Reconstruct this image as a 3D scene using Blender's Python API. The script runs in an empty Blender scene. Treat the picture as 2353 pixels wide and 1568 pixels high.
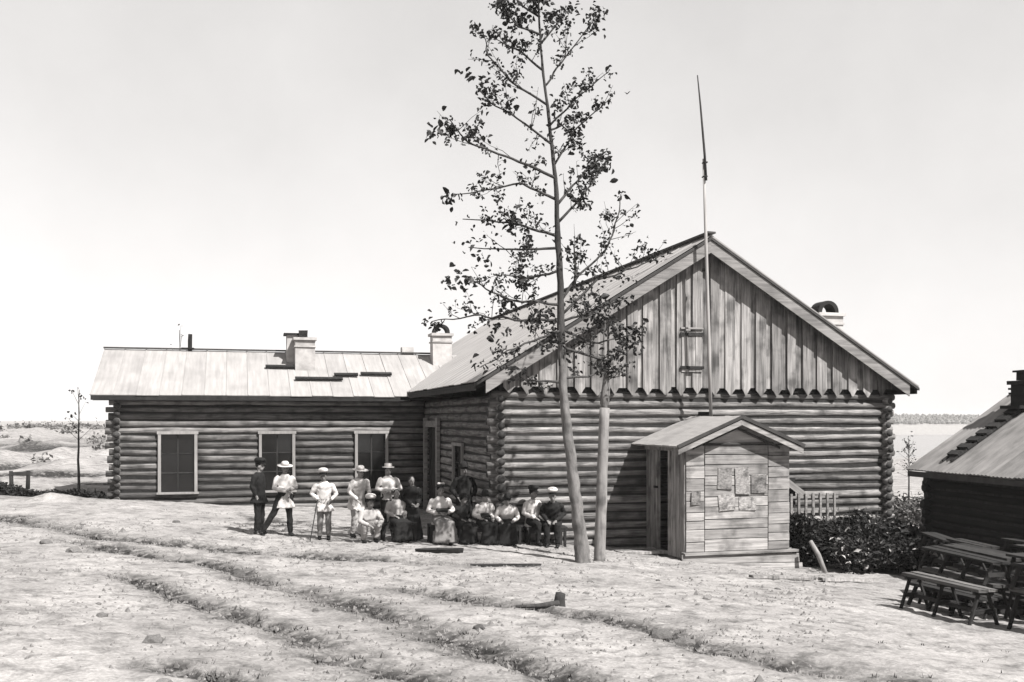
import bpy, bmesh, math, random
import numpy as np
from mathutils import Vector, Matrix, Euler, noise as mnoise

random.seed(11); RNG = np.random.default_rng(5)
R = math.radians
scene = bpy.context.scene
COL = scene.collection

# ------------------------------------------------------------------ camera, sky, sun, exposure
cam_d = bpy.data.cameras.new('camera'); cam = bpy.data.objects.new('camera', cam_d); COL.objects.link(cam)
cam.location = (0, 0, 2.79); cam.rotation_euler = (R(90), 0, R(-15.46))
cam_d.sensor_width = 36; cam_d.lens = 36 * 2300 / 2353
cam_d.shift_y = (965 - 784) / 2353
cam_d.clip_start = .1; cam_d.clip_end = 9000
scene.camera = cam

SUN_EL, SUN_AZ = 50.0, 31.0           # azimuth: from -y (behind the camera) towards +x
world = bpy.data.worlds.new('World'); scene.world = world; world.use_nodes = True
wn, wl = world.node_tree.nodes, world.node_tree.links
bg = wn['Background']; bg.inputs[1].default_value = 0.090
sky = wn.new('ShaderNodeTexSky'); sky.sky_type = 'NISHITA'; sky.sun_disc = False
sky.sun_elevation = R(SUN_EL); sky.sun_rotation = R(180 - SUN_AZ); sky.air_density = 1.5; sky.dust_density = .15; sky.ozone_density = 1.0; sky.altitude = 100
# blue-sensitive plate: the sky registers mostly by its blue light, printed in a faintly warm grey
hf = wn.new('ShaderNodeVectorMath'); hf.operation = 'DOT_PRODUCT'; hf.inputs[1].default_value = (.2, .4, .4); wl.new(sky.outputs[0], hf.inputs[0])
# constant tone with faint noise, added to flatten the sky's brightness gradient
wc = wn.new('ShaderNodeTexCoord'); wz = wn.new('ShaderNodeTexNoise'); wz.inputs['Scale'].default_value = 3.0; wz.inputs['Detail'].default_value = 7; wz.inputs['Roughness'].default_value = .6; wl.new(wc.outputs['Generated'], wz.inputs['Vector'])
wr = wn.new('ShaderNodeMapRange'); wr.inputs[1].default_value = .3; wr.inputs[2].default_value = .7; wr.inputs[3].default_value = 1.95; wr.inputs[4].default_value = 2.55; wl.new(wz.outputs[0], wr.inputs[0])
wv = wn.new('ShaderNodeMath'); wv.operation = 'MULTIPLY_ADD'; wv.inputs[1].default_value = .42; wl.new(hf.outputs['Value'], wv.inputs[0]); wl.new(wr.outputs[0], wv.inputs[2])
cc = wn.new('ShaderNodeCombineColor')
for i, k in enumerate((1.0, .976, .962)):
    mm = wn.new('ShaderNodeMath'); mm.operation = 'MULTIPLY'; mm.inputs[1].default_value = k
    wl.new(wv.outputs[0], mm.inputs[0]); wl.new(mm.outputs[0], cc.inputs[i])
wl.new(cc.outputs[0], bg.inputs[0])

sun_d = bpy.data.lights.new('sun', 'SUN'); sun_d.energy = 5.0; sun_d.angle = R(.55); sun_d.color = (1, .985, .965)
sun = bpy.data.objects.new('sun', sun_d); COL.objects.link(sun)
to_sun = Vector((math.sin(R(SUN_AZ)) * math.cos(R(SUN_EL)), -math.cos(R(SUN_AZ)) * math.cos(R(SUN_EL)), math.sin(R(SUN_EL))))
sun.rotation_euler = to_sun.to_track_quat('Z', 'Y').to_euler(); sun.location = (20, -10, 30)

vs = scene.view_settings
vs.view_transform = 'Standard'; vs.look = 'None'; vs.exposure = 1.2; vs.gamma = 1.0; vs.use_curve_mapping = False
scene.cycles.max_bounces = 6

# ------------------------------------------------------------------ materials
ALB = .66   # all tones of the place were judged together against the exposure below
def grey(v): v *= ALB; return (v, v * .958, v * .932, 1)
MATS = {}
def mat(name, v, var=.35, scale=(3, 3, 3), rough=.9, bump=.25, bscale=None, rand=.25, spec=.25, detail=6, stain=0, stain_scale=1.2, dist=.01):
    """grey procedural surface: stretched noise in object space, an offset and a tone of its own for each object"""
    m = bpy.data.materials.new(name); m.use_nodes = True; MATS[name] = m
    n, l = m.node_tree.nodes, m.node_tree.links
    p = n['Principled BSDF']; p.inputs['Roughness'].default_value = rough; p.inputs['Specular IOR Level'].default_value = spec
    tc = n.new('ShaderNodeTexCoord'); oi = n.new('ShaderNodeObjectInfo')
    va = n.new('ShaderNodeVectorMath'); va.operation = 'ADD'
    vm = n.new('ShaderNodeVectorMath'); vm.operation = 'SCALE'; vm.inputs['Scale'].default_value = 37.0
    cx = n.new('ShaderNodeCombineXYZ')
    for i in range(3): l.new(oi.outputs['Random'], cx.inputs[i])
    l.new(cx.outputs[0], vm.inputs[0]); l.new(tc.outputs['Object'], va.inputs[0]); l.new(vm.outputs[0], va.inputs[1])
    mp = n.new('ShaderNodeMapping'); mp.inputs['Scale'].default_value = scale; l.new(va.outputs[0], mp.inputs[0])
    nz = n.new('ShaderNodeTexNoise'); nz.inputs['Scale'].default_value = 1; nz.inputs['Detail'].default_value = detail; nz.inputs['Roughness'].default_value = .65
    l.new(mp.outputs[0], nz.inputs['Vector'])
    rp = n.new('ShaderNodeMapRange'); rp.inputs[1].default_value = .3; rp.inputs[2].default_value = .7
    rp.inputs[3].default_value = 1 - var; rp.inputs[4].default_value = 1 + var; l.new(nz.outputs[0], rp.inputs[0])
    rr = n.new('ShaderNodeMapRange'); rr.inputs[3].default_value = 1 - rand; rr.inputs[4].default_value = 1 + rand; l.new(oi.outputs['Random'], rr.inputs[0])
    mu = n.new('ShaderNodeMath'); mu.operation = 'MULTIPLY'; l.new(rp.outputs[0], mu.inputs[0]); l.new(rr.outputs[0], mu.inputs[1])
    last = mu.outputs[0]
    if stain:
        n2 = n.new('ShaderNodeTexNoise'); n2.inputs['Scale'].default_value = stain_scale; n2.inputs['Detail'].default_value = 5; l.new(va.outputs[0], n2.inputs['Vector'])
        r2 = n.new('ShaderNodeMapRange'); r2.inputs[1].default_value = .48; r2.inputs[2].default_value = .68; r2.inputs[3].default_value = 1; r2.inputs[4].default_value = 1 - stain
        l.new(n2.outputs[0], r2.inputs[0]); m2 = n.new('ShaderNodeMath'); m2.operation = 'MULTIPLY'; l.new(last, m2.inputs[0]); l.new(r2.outputs[0], m2.inputs[1]); last = m2.outputs[0]
    sc = n.new('ShaderNodeVectorMath'); sc.operation = 'SCALE'; sc.inputs[0].default_value = grey(v)[:3]; l.new(last, sc.inputs['Scale'])
    l.new(sc.outputs[0], p.inputs['Base Color'])
    if bump:
        b = n.new('ShaderNodeBump'); b.inputs['Strength'].default_value = bump; b.inputs['Distance'].default_value = dist
        if bscale:
            n3 = n.new('ShaderNodeTexNoise'); n3.inputs['Scale'].default_value = bscale; n3.inputs['Detail'].default_value = 6; l.new(va.outputs[0], n3.inputs['Vector']); l.new(n3.outputs[0], b.inputs['Height'])
        else: l.new(nz.outputs[0], b.inputs['Height'])
        l.new(b.outputs[0], p.inputs['Normal'])
    return m
LOG = mat('log wood weathered', .21, .8, (1.6, 20, 20), bump=.9, rand=.42, stain=.55, stain_scale=2.2, dist=.03, detail=9)
LOGD = mat('log wood dark', .15, .7, (1.6, 20, 20), bump=.9, rand=.5, stain=.6, stain_scale=2.2, dist=.03, detail=9)
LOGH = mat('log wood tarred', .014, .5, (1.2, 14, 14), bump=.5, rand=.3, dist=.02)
ENDG = mat('log end grain', .042, .5, (9, 9, 9), bump=.5, rand=.35)
BOARD = mat('board weathered', .275, .65, (18, 18, .9), bump=.6, rand=.34, stain=.6, stain_scale=1.9, detail=9)
PLANK = mat('plank pale', .35, .5, (1.1, 18, 18), bump=.6, rand=.26, stain=.5, stain_scale=2.4, detail=9)
FASCIA = mat('fascia board', .26, .45, (1.0, 14, 14), bump=.3, rand=.1, stain=.25)
ROOFM = mat('roof sheet pale', .36, .16, (9, .8, .8), bump=.12, rand=.035, stain=.18, stain_scale=.7, rough=.7)
ROOFH = mat('roof iron grey', .22, .3, (6, 1.2, 1.2), bump=.2, rand=.12, stain=.3, rough=.6)
EDGE = mat('roof edge dark', .06, .3, (4, 4, 4), rand=.1)
TRIM = mat('window casing pale', .30, .25, (9, 9, 1.5), bump=.25, rand=.12)
DARKW = mat('wood dark', .026, .5, (8, 8, 2), bump=.4, rand=.35)
SEATW = mat('bench seat worn', .11, .6, (1.4, 16, 16), bump=.5, rand=.5, stain=.5)  # seat planks get a paler tone than legs and stretchers
WHITEW = mat('chimney whitewash', .5, .2, (5, 5, 5), bump=.4, rand=.08, stain=.3, bscale=14)
SOOT = mat('soot', .018, .4, (6, 6, 6), rand=.1)
GLASS = mat('window glass dark', .009, .3, (2, 2, 2), rough=.12, bump=.05, spec=.5, rand=.2)
VOID = mat('interior dark', .012, .2, (2, 2, 2), bump=0)  # near-black sheets; the dimness of unlit interiors is put into this colour
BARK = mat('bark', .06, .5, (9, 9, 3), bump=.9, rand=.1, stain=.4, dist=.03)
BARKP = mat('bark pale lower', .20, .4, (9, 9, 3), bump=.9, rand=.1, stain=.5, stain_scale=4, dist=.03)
LEAF = mat('leaf', .03, .4, (5, 5, 5), bump=.1, rand=.45, rough=.6)
BUSHM = mat('bush leaf', .02, .5, (5, 5, 5), bump=.1, rand=.3, rough=.7, spec=.25)
FLECK = mat('pale dry leaf', .34, .4, (5, 5, 5), bump=.1, rand=.3)  # paler tone given to a few random bush leaves
STONE = mat('stone', .14, .4, (7, 7, 7), bump=.6, rand=.5)
POSTM = mat('post hewn pale', .28, .3, (14, 14, 1.5), bump=.5, rand=.12, stain=.6, stain_scale=3)
POLE = mat('pole pale', .38, .2, (14, 14, 1.5), bump=.2, rand=.1)
PAPER = mat('notice paper', .34, .6, (14, 3, 30), bump=.05, rand=.42, stain=.65, stain_scale=6)
SKIN = mat('skin', .24, .1, (6, 6, 6), bump=.05, rand=.2, rough=.6)
WHITEC = mat('cloth white', .6, .1, (9, 9, 9), bump=.35, rand=.08, bscale=9, dist=.03)
LIGHTC = mat('cloth light', .40, .15, (9, 9, 9), bump=.35, rand=.15, bscale=9, dist=.03)
GREYC = mat('cloth grey', .20, .15, (9, 9, 9), bump=.35, rand=.2, bscale=9, dist=.03)
BLACKC = mat('cloth black', .012, .25, (9, 9, 9), bump=.35, rand=.3, bscale=9, dist=.03)
HAIR = mat('hair dark', .018, .3, (30, 30, 30), bump=.4, rand=.3)
SHOE = mat('shoe black', .012, .3, (9, 9, 9), bump=.1, rand=.3, rough=.5)
GRASSM = mat('dry weeds', .10, .5, (1.5, 1.5, 1.5), bump=0, rand=0)
FARW = mat('far wood', .16, .5, (.05, .05, .05), bump=0, rand=0)

# ------------------------------------------------------------------ helpers
def link(name, verts, faces, m, parent=None, smooth=False, mats=None, mi=None):
    me = bpy.data.meshes.new(name); me.from_pydata([tuple(v) for v in verts], [], faces)
    for k in (mats or [m]): me.materials.append(k)
    if mi is not None: me.polygons.foreach_set('material_index', mi)
    if smooth: me.polygons.foreach_set('use_smooth', [True] * len(me.polygons))
    me.update()
    o = bpy.data.objects.new(name, me); COL.objects.link(o)
    if parent: o.parent = parent
    return o
def inst(name, me, parent=None, loc=(0, 0, 0), rot=(0, 0, 0), sc=(1, 1, 1)):
    o = bpy.data.objects.new(name, me); COL.objects.link(o)
    if parent: o.parent = parent
    o.location = loc; o.rotation_euler = rot; o.scale = sc
    return o
def tag(o, label=None, cat=None, group=None, kind=None):
    if label: o['label'] = label
    if cat: o['category'] = cat
    if group: o['group'] = group
    if kind: o['kind'] = kind
    return o
def empty(name, loc=(0, 0, 0), rz=0, parent=None):
    o = bpy.data.objects.new(name, None); COL.objects.link(o); o.location = loc; o.rotation_euler = (0, 0, rz); o.empty_display_size = .2
    if parent: o.parent = parent
    return o
def boxv(c, s, j=0.0):
    x, y, z = c; a, b, d = s[0] / 2, s[1] / 2, s[2] / 2
    jj = lambda: random.uniform(-j, j)
    v = [(x + sx * a + jj(), y + sy * b + jj(), z + sz * d + jj()) for sz in (-1, 1) for sy in (-1, 1) for sx in (-1, 1)]
    f = [(0, 2, 3, 1), (4, 5, 7, 6), (0, 1, 5, 4), (2, 6, 7, 3), (0, 4, 6, 2), (1, 3, 7, 5)]
    return v, f
def box(name, c, s, m, parent=None, rot=(0, 0, 0), j=0.004):
    """a board: object origin at its centre so its grain follows it"""
    v, f = boxv((0, 0, 0), s, j)
    o = link(name, v, f, m, parent); o.location = c; o.rotation_euler = rot
    return o
def merge(parts):
    V, Fc = [], []
    for v, f in parts:
        b = len(V); V += list(v); Fc += [tuple(i + b for i in q) for q in f]
    return V, Fc
def tubev(pts, rad, n=10, cap=True, flat=None):
    pts = [Vector(p) for p in pts]; V, Fc = [], []
    up = None
    for i, p in enumerate(pts):
        t = (pts[min(i + 1, len(pts) - 1)] - pts[max(i - 1, 0)]).normalized()
        if up is None:
            up = Vector((0, 0, 1)) if abs(t.z) < .9 else Vector((1, 0, 0))
        a = t.cross(up).normalized(); b = a.cross(t).normalized(); up = b
        r = rad[i] if hasattr(rad, '__len__') else rad
        ra, rb = r if hasattr(r, '__len__') else (r, r)
        for k in range(n):
            q = 2 * math.pi * k / n
            V.append(p + a * math.cos(q) * ra + b * math.sin(q) * rb)
    for i in range(len(pts) - 1):
        for k in range(n):
            Fc.append((i * n + k, i * n + (k + 1) % n, (i + 1) * n + (k + 1) % n, (i + 1) * n + k))
    if cap:
        Fc.append(tuple(range(n))[::-1]); Fc.append(tuple((len(pts) - 1) * n + k for k in range(n)))
    return V, Fc
def ellip(c, r, nu=14, nv=9, M=None):
    V, Fc = [], []
    for i in range(nv + 1):
        th = math.pi * i / nv
        for k in range(nu):
            ph = 2 * math.pi * k / nu
            p = Vector((r[0] * math.sin(th) * math.cos(ph), r[1] * math.sin(th) * math.sin(ph), r[2] * math.cos(th)))
            if M: p = M @ p
            V.append(p + Vector(c))
    for i in range(nv):
        for k in range(nu):
            Fc.append((i * nu + k, (i + 1) * nu + k, (i + 1) * nu + (k + 1) % nu, i * nu + (k + 1) % nu))
    return V, Fc
def prism(poly, y0, y1):
    """polygon in xz pushed from y0 to y1"""
    n = len(poly)
    V = [(x, y0, z) for x, z in poly] + [(x, y1, z) for x, z in poly]
    Fc = [tuple(range(n)), tuple(range(2 * n - 1, n - 1, -1))] + [(i, i + n, (i + 1) % n + n, (i + 1) % n) for i in range(n)]
    return V, Fc

# value noise on arrays
_perm = RNG.random((256, 256))
def vnoise(x, y):
    x = np.asarray(x, float); y = np.asarray(y, float)
    xi = np.floor(x).astype(int); yi = np.floor(y).astype(int); fx = x - xi; fy = y - yi
    fx = fx * fx * (3 - 2 * fx); fy = fy * fy * (3 - 2 * fy)
    g = lambda a, b: _perm[a & 255, b & 255]
    return (g(xi, yi) * (1 - fx) + g(xi + 1, yi) * fx) * (1 - fy) + (g(xi, yi + 1) * (1 - fx) + g(xi + 1, yi + 1) * fx) * fy - .5
def fbm(x, y, o=4):
    s = 0; a = 1
    for i in range(o):
        s = s + a * vnoise(x * 2 ** i + 17.3 * i, y * 2 ** i + 9.1 * i); a *= .5
    return s
def sstep(a, b, x):
    t = np.clip((np.asarray(x, float) - a) / (b - a), 0, 1); return t * t * (3 - 2 * t)

# ------------------------------------------------------------------ ground
RUTS = [  # polyline, half width, depth
    ([(-9, 29.5), (-5.53, 26.9), (-2.77, 22.9), (-1.24, 22.3), (0.17, 21.4), (1.37, 20.85), (2.9, 20.3), (4.3, 19.6)], .28, .12),
    ([(-3.2, 22.2), (-0.6, 19.2), (0.0, 17.9), (0.54, 16.5), (1.16, 15.2), (1.79, 13.36), (2.08, 12.0), (2.43, 10.9), (2.72, 9.84), (2.92, 8.8), (3.2, 7)], .24, .11),
    ([(-1.6, 16.4), (-0.08, 13.25), (0.75, 11.4), (1.07, 9.9), (1.48, 9.1), (1.8, 7.5)], .20, .09),
    ([(2.6, 15.6), (3.86, 13.46), (4.44, 12.56), (4.91, 11.38), (5.02, 10.44), (5.24, 9.7), (5.53, 9.06), (6.02, 8.45), (6.6, 7.4)], .20, .10),
    ([(4.45, 19.18), (5.67, 19.07)], .12, .06),
    ([(-0.7, 9.7), (-0.37, 9.39), (0.07, 9.13), (.3, 8.6)], .16, .08),
    ([(-9.5, 36.2), (-7.2, 35.4), (-6.0, 34.6), (-5.2, 34.4), (-4.2, 33.6), (-3.6, 33.3)], .42, .13),
    ([(-12, 46), (-9, 45), (-6, 44.6)], .5, .25), ([(-10.5, 54), (-8.2, 53)], .8, .3), ([(-8.5, 60), (-5.5, 58.5)], .8, .3), ([(-16, 75), (-11, 72), (-7, 74)], 1.2, .35), ([(-24, 88), (-15, 92)], 1.6, .4), ([(-5.6, 41.5), (-4.6, 41)], .4, .25),
]
def segdist(x, y, poly):
    d = np.full(np.shape(x), 1e9)
    for (ax, ay), (bx, by) in zip(poly[:-1], poly[1:]):
        vx, vy = bx - ax, by - ay; t = np.clip(((x - ax) * vx + (y - ay) * vy) / (vx * vx + vy * vy), 0, 1)
        d = np.minimum(d, np.hypot(x - ax - t * vx, y - ay - t * vy))
    return d
def ground(x, y, full=True):
    x = np.asarray(x, float); y = np.asarray(y, float)
    z = np.interp(x, [-30, -4, 0, 1, 4.5, 7, 10, 12.8, 15, 20, 40], [.7, .38, .08, 0, -.11, -.22, -.47, -.72, -.85, -1.0, -1.2])
    z = z + .04 * np.clip(20 - y, 0, 20)
    far = sstep(45, 140, y)
    left = sstep(.45, .2, x / np.maximum(y, 1))
    z = z * (1 - far) + far * (left * (.9 + .8 * fbm(x * .012, y * .012)) + (1 - left) * -1.4)
    val = sstep(90, 200, y) * sstep(.33, .48, x / np.maximum(y, 1)) * (1 - sstep(600, 660, y))
    z = z * (1 - val) + val * -14
    z = z + sstep(640, 760, y) * (1 - left) * (5.5 + 3 * fbm(x * .006, y * .006))
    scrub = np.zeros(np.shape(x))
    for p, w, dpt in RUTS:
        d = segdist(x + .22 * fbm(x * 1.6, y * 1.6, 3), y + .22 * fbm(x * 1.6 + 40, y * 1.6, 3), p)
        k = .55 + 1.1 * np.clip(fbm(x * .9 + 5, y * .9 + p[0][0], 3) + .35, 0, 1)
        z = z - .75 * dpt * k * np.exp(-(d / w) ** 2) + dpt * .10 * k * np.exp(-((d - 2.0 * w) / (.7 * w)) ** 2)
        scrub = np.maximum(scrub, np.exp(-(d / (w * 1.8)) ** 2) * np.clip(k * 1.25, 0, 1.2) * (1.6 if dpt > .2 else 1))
    # mound of spoil by the ditch
    z = z + .22 * np.exp(-(((x + 5.3) / .55) ** 2 + ((y - 32.6) / .6) ** 2)) + .2 * np.exp(-(((x + 8.3) / 1.2) ** 2 + ((y - 33.6) / .8) ** 2))
    if full:
        near = 1 - sstep(40, 120, y)
        z = z + sstep(34, 60, y) * (1 - sstep(150, 300, y)) * sstep(2, -3, x) * 1.5 * fbm(x * .16, y * .12, 4)
        z = z + near * (.05 * fbm(x * .5, y * .5, 3) + .026 * fbm(x * 2.1, y * 2.1, 3) + .024 * fbm(x * 6.3, y * 6.3, 3))
        pock = np.clip(vnoise(x * 4.3 + 3, y * 4.3) - .24, 0, 1)
        z = z - near * .11 * pock
    return z, scrub
def gz(x, y): return float(ground(np.array([x]), np.array([y]))[0][0])

def spaced(*segs):
    out = []
    for a, b, s in segs: out += list(np.arange(a, b, s))
    return np.array(sorted(set(np.round(out, 4))))
def geo(a, b, n): return a * (b / a) ** (np.arange(1, n + 1) / n)
gx = np.concatenate([-14 - geo(1, 2400, 38)[::-1] + 1, spaced((-14, -6, .16), (-6, 14, .055), (14, 20, .12)), 20 + geo(1, 2600, 42) - 1])
gy = np.concatenate([spaced((-12, 6, .8), (6, 15, .045), (15, 27, .065), (27, 44, .16)), 44 + geo(1, 2600, 70) - 1])
gx = np.unique(np.round(gx, 3)); gy = np.unique(np.round(gy, 3))
GX, GY = np.meshgrid(gx, gy); GZ, GS = ground(GX, GY)
nx, ny = len(gx), len(gy)
me = bpy.data.meshes.new('ground')
co = np.stack([GX, GY, GZ], -1).reshape(-1, 3)
idx = np.arange(nx * ny).reshape(ny, nx)
fq = np.stack([idx[:-1, :-1], idx[:-1, 1:], idx[1:, 1:], idx[1:, :-1]], -1).reshape(-1, 4)
me.vertices.add(len(co)); me.vertices.foreach_set('co', co.ravel())
me.loops.add(fq.size); me.loops.foreach_set('vertex_index', fq.ravel())
me.polygons.add(len(fq)); me.polygons.foreach_set('loop_start', np.arange(0, fq.size, 4)); me.polygons.foreach_set('loop_total', np.full(len(fq), 4))
me.polygons.foreach_set('use_smooth', np.ones(len(fq), bool))
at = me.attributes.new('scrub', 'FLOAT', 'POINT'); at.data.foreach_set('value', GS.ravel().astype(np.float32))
me.update(); me.validate()
def ground_mat():
    m = bpy.data.materials.new('dusty ground'); m.use_nodes = True; n, l = m.node_tree.nodes, m.node_tree.links
    p = n['Principled BSDF']; p.inputs['Roughness'].default_value = .95; p.inputs['Specular IOR Level'].default_value = .1
    tc = n.new('ShaderNodeTexCoord')
    def nz(s, d, lo, hi, a, b):
        t = n.new('ShaderNodeTexNoise'); t.inputs['Scale'].default_value = s; t.inputs['Detail'].default_value = d; t.inputs['Roughness'].default_value = .68
        l.new(tc.outputs['Object'], t.inputs['Vector'])
        r = n.new('ShaderNodeMapRange'); r.inputs[1].default_value = lo; r.inputs[2].default_value = hi; r.inputs[3].default_value = a; r.inputs[4].default_value = b
        l.new(t.outputs[0], r.inputs[0]); return r.outputs[0], t.outputs[0]
    def mul(a, b):
        q = n.new('ShaderNodeMath'); q.operation = 'MULTIPLY'; l.new(a, q.inputs[0]); l.new(b, q.inputs[1]); return q.outputs[0]
    a, _ = nz(.7, 8, .35, .65, .72, 1.15)
    b, bh = nz(3.2, 10, .48, .70, 1.10, .42)
    c, ch = nz(22, 7, .35, .7, 1.18, .66)
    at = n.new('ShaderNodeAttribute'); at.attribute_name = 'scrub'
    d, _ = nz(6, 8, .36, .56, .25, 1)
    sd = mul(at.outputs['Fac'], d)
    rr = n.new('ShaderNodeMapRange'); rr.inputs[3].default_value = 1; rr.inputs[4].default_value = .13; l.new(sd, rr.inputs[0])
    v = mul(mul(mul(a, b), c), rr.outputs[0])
    s = n.new('ShaderNodeVectorMath'); s.operation = 'SCALE'; s.inputs[0].default_value = grey(.37)[:3]; l.new(v, s.inputs['Scale']); l.new(s.outputs[0], p.inputs['Base Color'])
    bp = n.new('ShaderNodeBump'); bp.inputs['Strength'].default_value = .55; bp.inputs['Distance'].default_value = .05; l.new(ch, bp.inputs['Height']); l.new(bp.outputs[0], p.inputs['Normal'])
    return m
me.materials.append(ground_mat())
go = bpy.data.objects.new('ground', me); COL.objects.link(go); tag(go, kind='structure')

# water of the river beyond the houses
wm = mat('water', .25, .1, (.02, .2, .02), rough=.25, bump=.2, rand=0, spec=.5)
w = link('water', [(60, 90, -8), (1800, 90, -8), (1800, 700, -8), (60, 700, -8)], [(0, 1, 2, 3)], wm); tag(w, kind='structure')

# ------------------------------------------------------------------ log work
def log_mesh(L, r, seed, n=10, taper=.0):
    """one round log along x, centred, with wavering sides and flat sawn ends"""
    k = max(2, int(L / .45) + 1); V, Fc, mi = [], [], []
    for i in range(k):
        x = -L / 2 + L * i / (k - 1)
        oy = .022 * mnoise.noise((x * .5, seed * 3.1, 0)); oz = .022 * mnoise.noise((x * .5, seed * 3.1, 9))
        rr = r * (1 + .13 * mnoise.noise((x * .8, seed * 1.7, 4)) + taper * x / L)
        for q in range(n):
            a = 2 * math.pi * (q + .5) / n; b = rr * (1 + .09 * mnoise.noise((x * .6 + q * 5.1, seed, 2)))
            V.append((x, oy + b * math.cos(a), oz + b * math.sin(a)))
    for i in range(k - 1):
        for q in range(n):
            Fc.append((i * n + q, (i + 1) * n + q, (i + 1) * n + (q + 1) % n, i * n + (q + 1) % n)); mi.append(0)
    Fc.append(tuple(range(n))); Fc.append(tuple((k - 1) * n + q for q in range(n))[::-1]); mi += [1, 1]
    return V, Fc, mi
_seed = [0]
def put_log(parent, p0, p1, r, m, name='log', n=10):
    p0, p1 = Vector(p0), Vector(p1); d = p1 - p0; _seed[0] += 1
    V, Fc, mi = log_mesh(d.length, r * random.uniform(.88, 1.06), _seed[0] * .73, n, random.uniform(-.16, .16))
    o = link(name, V, Fc, m, parent, True, [m, ENDG], mi)
    o.location = (p0 + p1) / 2; o.rotation_euler = (0, 0, math.atan2(d.y, d.x))
    return o
def chink(parent, axis, fixed, a0, a1, zb, zt, openings):
    """moss and shadowed core of the wall behind the round faces of the logs, cut around the openings"""
    cuts = sorted(openings); u = a0 + .02; rects = []
    for (p, q, w0, w1) in cuts:
        rects += [(u, p, zb, zt), (p, q, zb, max(zb, w0)), (p, q, min(zt, w1), zt)]; u = q
    rects.append((u, a1 - .02, zb, zt))
    pr = []
    for (p, q, b, t) in rects:
        if q - p < .02 or t - b < .02: continue
        pr.append(boxv(((p + q) / 2, fixed, (b + t) / 2), (q - p, .10, t - b)) if axis == 'x' else boxv((fixed, (p + q) / 2, (b + t) / 2), (.10, q - p, t - b)))
    link('wall_core', *merge(pr), DARKW, parent)
def log_wall(parent, axis, fixed, a0, a1, z0, rows, pitch, m, openings=(), ends=(.32, .32), r=None, zmin=None):
    r = r or pitch * .455
    chink(parent, axis, fixed, a0, a1, z0 - pitch / 2, z0 + (rows - .5) * pitch, openings)
    for i in range(rows):
        z = z0 + i * pitch
        segs = [(a0 - ends[0] + random.uniform(-.07, .05) * (ends[0] > 0), a1 + ends[1] + random.uniform(-.05, .07) * (ends[1] > 0))]
        for (u0, u1, w0, w1) in openings:
            if w0 - .3 * pitch < z < w1 + .3 * pitch:
                ns = []
                for s, e in segs:
                    if u1 <= s or u0 >= e: ns.append((s, e))
                    else:
                        if u0 - s > .05: ns.append((s, u0))
                        if e - u1 > .05: ns.append((u1, e))
                segs = ns
        for s, e in segs:
            if axis == 'x': put_log(parent, (s, fixed, z), (e, fixed, z), r, m)
            else: put_log(parent, (fixed, s, z), (fixed, e, z), r, m)
def window(parent, axis, fixed, a0, a1, z0, z1, out, cols=2, rows=3):
    """window: an Empty under the house with casing boards, panes and glazing bars; out = sign of the outward normal"""
    wdw = empty('window', parent=parent)
    t = .09
    def bx(name, ca, cz, sa, sz, off, dep, m):
        c = (ca, fixed + out * off, cz) if axis == 'x' else (fixed + out * off, ca, cz)
        s = (sa, dep, sz) if axis == 'x' else (dep, sa, sz)
        return box(name, c, s, m, wdw, j=.003)
    bx('casing', a0 + t / 2, (z0 + z1) / 2, t, z1 - z0, .13, .07, TRIM); bx('casing', a1 - t / 2, (z0 + z1) / 2, t, z1 - z0, .13, .07, TRIM)
    bx('casing', (a0 + a1) / 2, z1 + t / 2, a1 - a0 + .06, t, .135, .08, TRIM); bx('sill', (a0 + a1) / 2, z0 - .03, a1 - a0 + .08, .06, .15, .13, TRIM)
    iw, ih = (a1 - a0 - 2 * t), z1 - z0
    for i in range(cols):
        for j in range(rows):
            ca = a0 + t + iw * (i + .5) / cols; cz = z0 + ih * (j + .5) / rows
            pn = bx('pane', ca, cz, iw / cols - .035, ih / rows - .035, .035 + random.uniform(0, .006), .008, GLASS); pn.rotation_euler = (random.uniform(-.02, .02), random.uniform(-.004, .004), random.uniform(-.02, .02))
    for i in range(1, cols): bx('glazing_bar', a0 + t + iw * i / cols, (z0 + z1) / 2, .045, ih, .055, .04, DARKW)
    for j in range(1, rows): bx('glazing_bar', (a0 + a1) / 2, z0 + ih * j / rows, iw, .04, .0515, .036, DARKW)
    bx('reveal', (a0 + a1) / 2, (z0 + z1) / 2, iw, ih, -.06, .02, VOID)  # sheet behind the panes; the room's darkness is put into its colour
    return wdw

# ------------------------------------------------------------------ the gabled hall
GX0, GX1, GY0, GYB = 6.19, 17.04, 23.6, 45.0       # walls
RX, RZ, RS = 11.61, 7.45, .613                     # ridge x, ridge height, slope
RUN, YF, YB = 6.15, 23.08, 45.5                     # half span with eaves, front and back edges of the roof
SA = math.atan(RS)
house = empty('log_house', (GX0, GY0, 0)); tag(house, 'large gabled log hall with pointed vertical boards in its gable', 'building')
HI = Matrix.Translation((-GX0, -GY0, 0))
HOUSE = []
def into(parent, since):
    """objects built in world coordinates and parented to an Empty standing elsewhere keep their place"""
    for o in bpy.data.objects:
        if o.parent == parent and o.name not in since: o.matrix_parent_inverse = parent.matrix_basis.inverted()
known = set(o.name for o in bpy.data.objects)
P = .2165
log_wall(house, 'x', GY0, GX0, GX1, 3.40 - 21 * P, 22, P, LOG, ends=(.25, .25))
log_wall(house, 'y', GX0, GY0, GYB, 3.40 - 21.5 * P, 22, P, LOG, [(27.05, 28.3, .62, 2.05), (30.55, 32.35, -.6, 2.55)], ends=(.25, .25))
log_wall(house, 'y', GX1, GY0, GYB, 3.40 - 21.5 * P, 22, P, LOG, ends=(.25, .25))
window(house, 'y', GX0, 27.05, 28.3, .62, 2.05, -1)
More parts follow.
